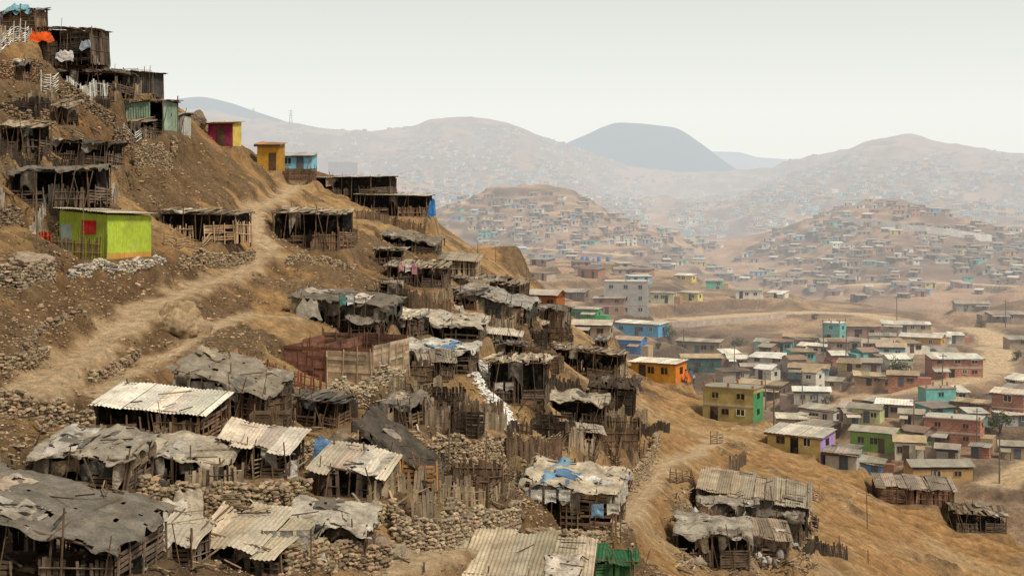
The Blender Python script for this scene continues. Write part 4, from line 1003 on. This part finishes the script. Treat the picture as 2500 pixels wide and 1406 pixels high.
# ---------------------------------------------------------------- tanks, poles, pylons
def lathe(mb,prof,col,n=14,c=(0,0,0)):
    P=[[(c[0]+r*math.cos(2*math.pi*i/n),c[1]+r*math.sin(2*math.pi*i/n),c[2]+z) for i in range(n+1)] for r,z in prof]
    mb.grid(P,col)
def tank(px,py,col,label,s=1.0):
    p=hit(px,py); E=empty('water_tank',p,0,label,'water tank','water tanks on the slopes'); mb=MB()
    lathe(mb,[(0,0),(.55*s,0),(.58*s,.1),(.58*s,.5*s),(.6*s,.55*s),(.58*s,.6*s),(.58*s,1.1*s),(.4*s,1.3*s),(.25*s,1.36*s)],col); mb.make('tank_body','plaster',E,smooth_=True)
    mb=MB(); lathe(mb,[(.25*s,1.33*s),(.26*s,1.42*s),(0,1.45*s)],tuple(a*.7 for a in col)); mb.make('lid','plaster',E)
for x in (1422,1434,1450,1462,1484): tank(x,638,(.05,.22,.5),'blue plastic water tank on the rise',1.0)
tank(2035,1118,(.03,.03,.03),'black plastic water tank on a roof edge',.9); tank(1538,806,(.5,.46,.4),'pale concrete water tank beside blue house',1.1); tank(1452,672,(.4,.36,.3),'grey concrete water tank',1.4)
tank(515,290,(.35,.32,.25),'pale water drum behind the ridge boulder',.6); tank(1908,1215,(.4,.36,.3),'pale drum beside cluttered shack',.5)
def pole(px,py,h,label='leaning wooden utility pole',arm=True):
    p=hit(px,py); E=empty('utility_pole',p,0,label,'utility pole'); mb=MB(); t=R(-.15,.15); mb.beam((0,0,-.3),(t,0,h),.11,(.16,.13,.10),.07); mb.make('post','wood',E)
    if arm: mb=MB(); mb.beam((t-.6,0,h*.93),(t+.6,0,h*.93),.05,(.16,.13,.1)); mb.make('crossarm','wood',E)
for a in [(1670,880,6),(1793,930,6),(1890,1085,6),(1870,1000,6),(2065,900,6.5),(1648,760,5),(2440,1180,6),(2120,880,6),(2300,960,6),(2010,870,6),(2385,1110,6),(2230,1080,6),(1960,1000,6),(1660,640,6),(2190,790,6),(2455,800,6)]: pole(*a)
for a in [(612,345,2.4),(1165,650,3),(2118,1290,3.4),(90,610,3.6),(203,650,4.5),(322,400,3.5),(1210,640,2),(1285,680,2),(560,1010,2.6),(795,1010,3.),(1185,1200,3.),(1095,1150,2.6)]:
    p=hit(a[0],a[1]); mb=MB(); mb.beam((0,0,-.3),(R(-.1,.1),0,a[2]),.05,(.19,.14,.09),.035); tag(mb.make('wooden_post','wood',None,p),'thin upright wooden post on the slope','post')
def pylon(px,py,h):
    p=hit(px,py); mb=MB(); b=h*.11; c=(.2,.2,.2)
    for sx in(-1,1):
        for sy in (-1,1): mb.beam((sx*b,sy*b,-2),(sx*.5,sy*.5,h),.4,c,.3)
    for k in range(6):
        z0,z1=h*k/6,h*(k+1)/6; w0,w1=b*(1-k/6)+.5,b*(1-(k+1)/6)+.5
        mb.beam((-w0,-w0,z0),(w1,-w1,z1),.25,c); mb.beam((w0,-w0,z0),(-w1,-w1,z1),.25,c)
    for z in (.72,.84,.95): mb.beam((-h*.13,0,h*z),(h*.13,0,h*z),.35,c)
    tag(mb.make('electricity_pylon','metal',None,p),'steel lattice pylon on the hazy hill crest','pylon')
pylon(710,318,36); pylon(618,300,26)

# ---------------------------------------------------------------- cloths, sacks, crates
def front(i): r=SHR[i]; return r['c'][1]-r['D']/2
def clothline(px,py,w,h,cols,label,part='garment',y=None):
    p=hit(px,py) if y is None else at(px,py,y); E=empty('washing_line',p,R(-.1,.15),label,'laundry')
    mb=MB(); mb.beam((0,0,-.5),(0,0,h),.03,BR); mb.beam((w,0,-.5),(w,0,h),.03,BR); mb.beam((0,0,h-.05),(w,0,h-.05),.01,DK); mb.make('line_frame','wood',E)
    k=len(cols)
    for i,c in enumerate(cols):
        a=w*(i+.1)/k;b=w*(i+.9)/k; m=MB(); hangcloth(m,(a,-.02,h-.05),(b,-.02,h-.05),h*R(.45,.7),c,i,.04); m.make(part,'cloth',E,smooth_=True)
clothline(972,696,1.7,1.9,[(.66,.38,.42),(.74,.68,.64),(.64,.3,.36)],'pink and white laundry hung on a line',y=front(14)-.9)
clothline(1292,1262,2.2,1.5,[(.72,.66,.58),(.66,.62,.55),(.72,.68,.6)],'three white cloths drying beside patched shack',y=front(35)-1.0)
clothline(1440,1302,1.6,1.6,[(.2,.36,.52),(.65,.6,.52)],'blue and white cloths hanging from a pole',y=front(35)-1.2)
clothline(828,782,1.0,1.7,[(.1,.34,.28),(.65,.65,.65)],'green and white garments hanging in a doorway',y=front(17)-.5)
clothline(1205,980,1.4,1.3,[(.5,.46,.4),(.3,.27,.23)],'grey cloths drying on sticks by shack')
clothline(640,1385,1.8,1.4,[(.33,.3,.26),(.24,.22,.19),(.44,.4,.34)],'grey rags hanging below sheet roof')
def drape(px,py,s,col,label,name='cloth_sheet',y=None):
    p=hit(px,py) if y is None else at(px,py,y); mb=MB(); n=14; P=[]
    for j in range(n+1):
        row=[]
        for i in range(n+1):
            x=(i/n-.5)*s[0]; v=j/n; row.append((x*(1-.35*v+.3*nz(x,v,px)),v*s[1]+.1*nz(x*3,v*3,py),s[2]*(v**.8)*(1-.25*abs(nz(x*1.5,py,1))*2)+.18*nz(x*2.2,v*3,px)+.1*math.sin(x*6)*(1-v)))
        P.append(row)
    mb.grid(P,col); tag(mb.make(name,'cloth',None,(p.x,p.y,p.z+.05),smooth_=True),label,'cloth')
drape(97,104,(2.5,.6,.95),(.85,.12,.02),'bright orange red cloth thrown over the shack edge',y=front(1)-.7)
drape(785,1130,(1.0,.5,1.1),(.12,.22,.38),'blue cloth draped against a boulder')
drape(1055,530,(.9,.5,2.0),(.05,.22,.55),'bright blue sheet hanging off shed end',y=front(12)-.2)
drape(1665,932,(2.2,1.2,1.5),(.85,.2,.02),'orange awning beside yellow house')
drape(1305,1190,(1.6,.8,.9),(.08,.17,.14),'dark green tarpaulin bundled on shack corner')
drape(395,1300,(2.4,1.2,1.0),(.58,.52,.42),'pale canvas thrown over timber poles')
drape(450,1285,(1.6,.8,1.3),(.52,.45,.34),'tan canvas hanging over timber poles')
drape(870,1345,(1.2,.3,1.4),(.5,.45,.37),'pale canvas hanging off shack corner')
drape(1735,1365,(1.0,.6,.3),(.55,.52,.48),'white plastic sheet lying on the ground')
drape(45,34,(2.4,.6,.9),(.25,.5,.6),'pale blue sheet on the shack roof',y=front(0)-.3)
drape(208,122,(1.1,.2,.8),(.35,.42,.48),'pale blue grey sheet pinned to shack front',y=front(1)-.6)
drape(158,150,(1.6,.2,.9),(.68,.64,.62),'white board sheet pinned to shack front',y=front(1)-.9)
drape(755,780,(1.7,.3,1.3),(.40,.36,.29),'grey stiff board leaning on dark shack',y=front(17)-.6)
drape(270,390,(.4,.2,1.2),(.1,.4,.3),'green cloth hanging on a post')
drape(415,292,(.7,.2,.7),(.8,.58,.04),'bright yellow cloth on white shack',y=front(5)-.4)
for k in range(34):
    x,y=random.choice(((R(880,1500),R(760,1230)),(R(200,1000),R(1100,1400)),(R(1680,1960),R(1230,1390)),(R(1680,1960),R(1230,1390))))
    if y<560+(x-900)*.62: continue
    c=random.choice(((.48,.42,.34),(.24,.2,.16),(.34,.28,.21),(.58,.54,.47),(.12,.11,.1),(.15,.22,.3)))
    drape(x,y,(R(.5,1.2),R(.2,.6),R(.3,.8)),jit(c,.2),'torn sheeting slumped over poles and rubble')
def sack(px,py,s,col):
    p=hit(px,py); mb=MB(); lathe(mb,[(0,0),(.3*s,.02),(.36*s,.25*s),(.33*s,.6*s),(.2*s,.82*s),(.08*s,.9*s),(.14*s,1.0*s),(0,.98*s)],col,12)
    mb.v=[(x+.16*nz(x*4,y*4,z*4+px),y+.16*nz(x*4,y*4,z*4+9),z+.1*nz(x*5,y*5,px)) for x,y,z in mb.v]
    o=mb.make('sack','cloth',None,p,R(0,3),True); o.rotation_euler=(R(-.4,.4),R(-.5,.5),R(0,3)); tag(o,'stuffed pale woven sack leaning beside shack','sack','sacks beside the cluttered shack')
for x,y in ((1862,1385),(1878,1375),(1892,1382),(1870,1350),(1885,1340),(1860,1330),(1905,1365),(1850,1370),(1880,1355)): sack(x,y,R(.55,.8),jit(random.choice(((.5,.46,.4),(.34,.31,.27),(.24,.22,.19))),.2))
def crate(px,py,col,y=None):
    p=hit(px,py) if y is None else at(px,py,y); mb=MB(); w,d,h=.5,.38,.3
    for k in range(3):
        z=.05+k*.1
        mb.box(-w,w,-d-.01,-d+.01,z-.035,z+.035,col); mb.box(-w,w,d-.01,d+.01,z-.035,z+.035,col); mb.box(-w-.01,-w+.01,-d+.012,d-.012,z-.035,z+.035,col); mb.box(w-.01,w+.01,-d+.012,d-.012,z-.035,z+.035,col)
    for a in (-1,1):
        for b in (-1,1): mb.box(a*(w-.04)-.02,a*(w-.04)+.02,b*(d-.04)-.02,b*(d-.04)+.02,0,h+.02,col)
    mb.box(-w+.02,w-.02,-d+.02,d-.02,0,.02,col)
    tag(mb.make('crate','wood',None,p,R(-.4,.4)),'slatted wooden crate on the terrace','crate','crates on the terraces')
for x,y in ((750,1010),(550,1190),(1480,1020),(1290,985)): crate(x,y,jit((.38,.22,.11),.3))
# orange slatted panels leaning at the dark lean-to, standing on its terrace
r=SHR[34]
for (dx,w_,yw_) in ((-.6,1.5,.25),(1.0,1.7,-.15)):
    mb=MB(); plankwall(mb,(-w_/2,0),(w_/2,0),1.15,1.2,(.52,.26,.10),True,.04,.15,.06,.05,-.1)
    tag(mb.make('slatted_panel','wood',None,(r['c'][0]+dx,front(34)-.55,r['c'][2]),yw_),'orange brown slatted timber panel by dark lean-to','panel')
P=[];S=[];Cc=[]
def lit(px,py,s,c):
    p=hit(px,py); P.append((p.x,p.y,p.z+.03)); S.append(s); Cc.append(c)
for i in range(2200):
    t=random.random(); x=1163+85*t+random.gauss(0,15)*(1.1-t*.5); y=885+165*t+R(-8,8); lit(x,y,R(.04,.13),jit((.82,.8,.76),.2))
for i in range(1300):
    x,y=R(0,2000),R(500,1406)
    if y<480+(x-900)*.5: continue
    lit(x,y,R(.02,.06),jit(random.choice(((.6,.57,.5),(.5,.45,.38),(.25,.35,.45),(.5,.15,.08),(.62,.6,.56))),.2))
rocks(P,S,Cc,'litter','scraps of pale rubbish strewn down the slope','stuff','litter',.35)
mb=MB()
for i in range(1900):
    x,y=random.choice(((R(850,1570),R(680,1250)),(R(0,1100),R(1000,1406)),(R(0,400),R(150,520)),(R(1650,1990),R(1190,1400)),(R(1650,1990),R(1190,1400))))
    if y<520+(x-900)*.62: continue
    p=hit(x,y); a=R(0,3.14); l=R(.3,1.3); t=R(-.3,.6)*(random.random()<.5)
    mb.ob((p.x,p.y,p.z+.06+abs(t)*l/2),(math.cos(a)*l/2,math.sin(a)*l/2,t*l/2),(-math.sin(a)*R(.02,.07),math.cos(a)*.05,0),(0,0,.012),jit(random.choice((BR,DK,LW,(.4,.34,.26))),.4))
o=mb.make('wood_scraps','wood'); o['kind']='stuff'; tag(o,'broken sticks and boards strewn between shacks','scrap wood')

# ---------------------------------------------------------------- vegetation
def bush(px,py,s,label='small dusty green bush',tall=False):
    p=hit(px,py); E=empty('tree' if tall else 'bush',p,0,label,'tree' if tall else 'bush'); mb=MB(); h=s*(1.0 if tall else .5)
    for k in range(5): mb.beam((0,0,-.1),(R(-.4,.4)*s,R(-.4,.4)*s,h*R(.8,1.3)),.06*s,(.12,.085,.05),.02)
    mb.make('trunk' if tall else 'stem','wood',E); mb=MB(); cl=[(R(-.6,.6)*s,R(-.6,.6)*s,h+R(-.3,.5)*s) for _ in range(7)]
    for i in range(420):
        c=random.choice(cl); v=Vector((random.gauss(0,1),random.gauss(0,1),random.gauss(0,1))).normalized()*R(.1,.42)*s
        q_=Vector(c)+v; a=Vector((R(-1,1),R(-1,1),R(-1,1))).normalized()*.09*s; b=a.cross(Vector((R(-1,1),R(-1,1),R(-1,1)))).normalized()*.05*s
        mb.poly([tuple(q_-a),tuple(q_-b),tuple(q_+a),tuple(q_+b)],jit((.085,.10,.04),.5))
    mb.make('crown' if tall else 'foliage','leaf',E)
for a in [(1632,832,1.9),(1800,845,1.4),(2190,925,2.0),(2300,1000,2.0),(2215,905,1.5),(2440,1060,1.8),(2395,800,1.4),(2020,985,1.1),(1610,850,1.2),(2350,830,1.3),(2140,905,1.3),(2480,880,1.5),(2260,1100,1.4),(2460,1100,1.2),(1990,780,1.1),(2330,1010,1.2),(2090,1080,.9)]: bush(a[0],a[1],a[2],'dusty green tree among valley houses' if a[2]>1.7 else 'small dusty green bush beside houses',a[2]>1.7)
def palm(px,py,h,label):
    p=hit(px,py); E=empty('banana_plant',p,0,label,'plant'); mb=MB(); mb.beam((0,0,-.1),(.1,0,h*.45),.16,(.2,.17,.08),.1); mb.make('trunk','wood',E); mb=MB()
    for k in range(13):
        a=k*2.4; l=h*R(.45,.65); P_=[]; el=R(.5,1.2)
        for j in range(7):
            t=j/6; rr=l*t*math.cos(el*.5); z=h*.45+l*(math.sin(el)*t-.75*t*t); wd=.28*math.sin(math.pi*min(1,t*.9+.1))+.02
            P_.append([(rr*math.cos(a)-wd*math.sin(a),rr*math.sin(a)+wd*math.cos(a),z-.08),(rr*math.cos(a),rr*math.sin(a),z),(rr*math.cos(a)+wd*math.sin(a),rr*math.sin(a)-wd*math.cos(a),z-.08)])
        mb.grid(P_,jit((.08,.14,.04),.35))
    mb.make('leaf_crown','leaf',E)
palm(2232,1092,3.0,'broad leaved banana plant beside brick house'); palm(2255,1104,2.6,'broad leaved banana plant beside brick house')

# ---------------------------------------------------------------- people
def person(px,py,shirt,pants,label,pose=0,y=None):
    p=hit(px,py) if y is None else at(px,py,y)
    J=[(0,0,.95),(0,0,1.2),(0,0,1.42),(0,0,1.52),(0,-.01,1.68), (-.18,0,1.4),(-.24,-.03,1.12),(-.22,-.15,.9),(.18,0,1.4),(.24,-.03,1.12),(.2,-.18,.95),(-.1,0,.9),(-.12,-.06*pose,.5),(-.12,.1*pose,.08),(-.12,-.14+.1*pose,.04),(.1,0,.9),(.12,.06,.5),(.12,0,.08),(.12,-.14,.04)]
    Ed=[(0,1),(1,2),(2,3),(3,4),(2,5),(5,6),(6,7),(2,8),(8,9),(9,10),(0,11),(11,12),(12,13),(13,14),(0,15),(15,16),(16,17),(17,18)]
    Rr=[.14,.13,.14,.06,.105,.06,.045,.035,.06,.045,.035,.085,.06,.045,.04,.085,.06,.045,.04]
    me=bpy.data.meshes.new('person'); me.from_pydata(J,Ed,[]); o=bpy.data.objects.new('person',me); COLL.objects.link(o); o.location=p; o.rotation_euler=(0,0,R(-1,1))
    sk=o.modifiers.new('s','SKIN')
    for i,r_ in enumerate(Rr): me.skin_vertices[0].data[i].radius=(r_,r_)
    me.skin_vertices[0].data[0].use_root=True
    sb=o.modifiers.new('b','SUBSURF'); sb.levels=1; sb.render_levels=1
    m=bpy.data.materials.new('clothing'); m.use_nodes=True; N=m.node_tree.nodes;L=m.node_tree.links; bs=N['Principled BSDF']; tc=N.new('ShaderNodeTexCoord'); sp=N.new('ShaderNodeSeparateXYZ'); L.new(tc.outputs['Object'],sp.inputs[0])
    mp=N.new('ShaderNodeMath'); mp.operation='DIVIDE'; mp.inputs[1].default_value=1.8; L.new(sp.outputs[2],mp.inputs[0]); cr=N.new('ShaderNodeValToRGB'); cr.color_ramp.interpolation='CONSTANT'; L.new(mp.outputs[0],cr.inputs[0])
    e=cr.color_ramp.elements; e[0].position=0; e[0].color=(.03,.025,.02,1); e[1].position=.05; e[1].color=pants+(1,)
    for ps,c in ((.52,shirt),(.81,(.28,.15,.09)),): x=e.new(ps); x.color=c+(1,)
    L.new(cr.outputs[0],bs.inputs['Base Color']); bs.inputs['Roughness'].default_value=.85; me.materials.append(m)
    tag(o,label,'person')
    h=MB(); lathe(h,[(.0,.14),(.07,.125),(.115,.06),(.12,0),(.10,-.05)],(.02,.015,.012),12); h.make('hair','cloth',o,(0,.02,1.69),0,True)
person(932,484,(.6,.05,.04),(.1,.1,.15),'person in red top standing under the shed roof')
person(876,802,(.5,.06,.05),(.15,.13,.12),'person in red top standing in the dark doorway')
person(1684,938,(.1,.2,.4),(.08,.08,.1),'person in blue top near orange awning',1)
person(1694,936,(.5,.5,.48),(.1,.1,.12),'person in white top near orange awning')
person(1675,940,(.6,.2,.05),(.12,.1,.1),'person in orange top near orange awning')
person(774,414,(.5,.08,.06),(.1,.1,.14),'person in red top beside blue house')

# ---------------------------------------------------------------- camera, world, sun
cam=bpy.data.cameras.new('camera'); co=bpy.data.objects.new('camera',cam); COLL.objects.link(co); co.rotation_euler=(math.pi/2,0,0)
cam.lens=50; cam.sensor_width=36; cam.sensor_fit='HORIZONTAL'; cam.shift_y=-(703-HY)/2500; cam.clip_end=30000; cam.clip_start=.5; scene.camera=co
w=bpy.data.worlds.new('World'); scene.world=w; w.use_nodes=True; N=w.node_tree.nodes; L=w.node_tree.links; N.clear()
out=N.new('ShaderNodeOutputWorld'); b1=N.new('ShaderNodeBackground'); b2=N.new('ShaderNodeBackground'); mx=N.new('ShaderNodeMixShader')
sk=N.new('ShaderNodeTexSky'); sk.sky_type='NISHITA'; sk.sun_disc=False; sk.sun_elevation=math.radians(55); sk.sun_rotation=math.radians(131); sk.dust_density=5; sk.air_density=1
L.new(sk.outputs[0],b1.inputs[0]); b1.inputs[1].default_value=.1
tc=N.new('ShaderNodeTexCoord'); sp=N.new('ShaderNodeSeparateXYZ'); L.new(tc.outputs['Generated'],sp.inputs[0]); cr=N.new('ShaderNodeValToRGB'); L.new(sp.outputs[2],cr.inputs[0])
e=cr.color_ramp.elements; e[0].position=0; e[0].color=(.18,.145,.10,1); e[1].position=1; e[1].color=(.46,.45,.43,1)
for ps,c in ((.0005,(.95,.965,.90,1)),(.06,(.96,.98,.91,1)),(.14,(.80,.82,.765,1)),(.28,(.47,.46,.43,1))): x=e.new(ps); x.color=c
L.new(cr.outputs[0],b2.inputs[0]); b2.inputs[1].default_value=1.0
mx.inputs[0].default_value=.93; L.new(b1.outputs[0],mx.inputs[1]); L.new(b2.outputs[0],mx.inputs[2]); L.new(mx.outputs[0],out.inputs[0])
sl=bpy.data.lights.new('sun','SUN'); sl.energy=3.1; sl.angle=math.radians(11); sl.color=(1,.90,.74); so=bpy.data.objects.new('sun',sl); COLL.objects.link(so)
el=math.radians(55)
dirv=Vector((math.cos(el)*.75,-math.cos(el)*.66,math.sin(el))); so.rotation_euler=dirv.to_track_quat('Z','Y').to_euler()
scene.view_settings.view_transform='Standard'; scene.view_settings.look='None'; scene.view_settings.exposure=0
print('objects',len(bpy.data.objects))
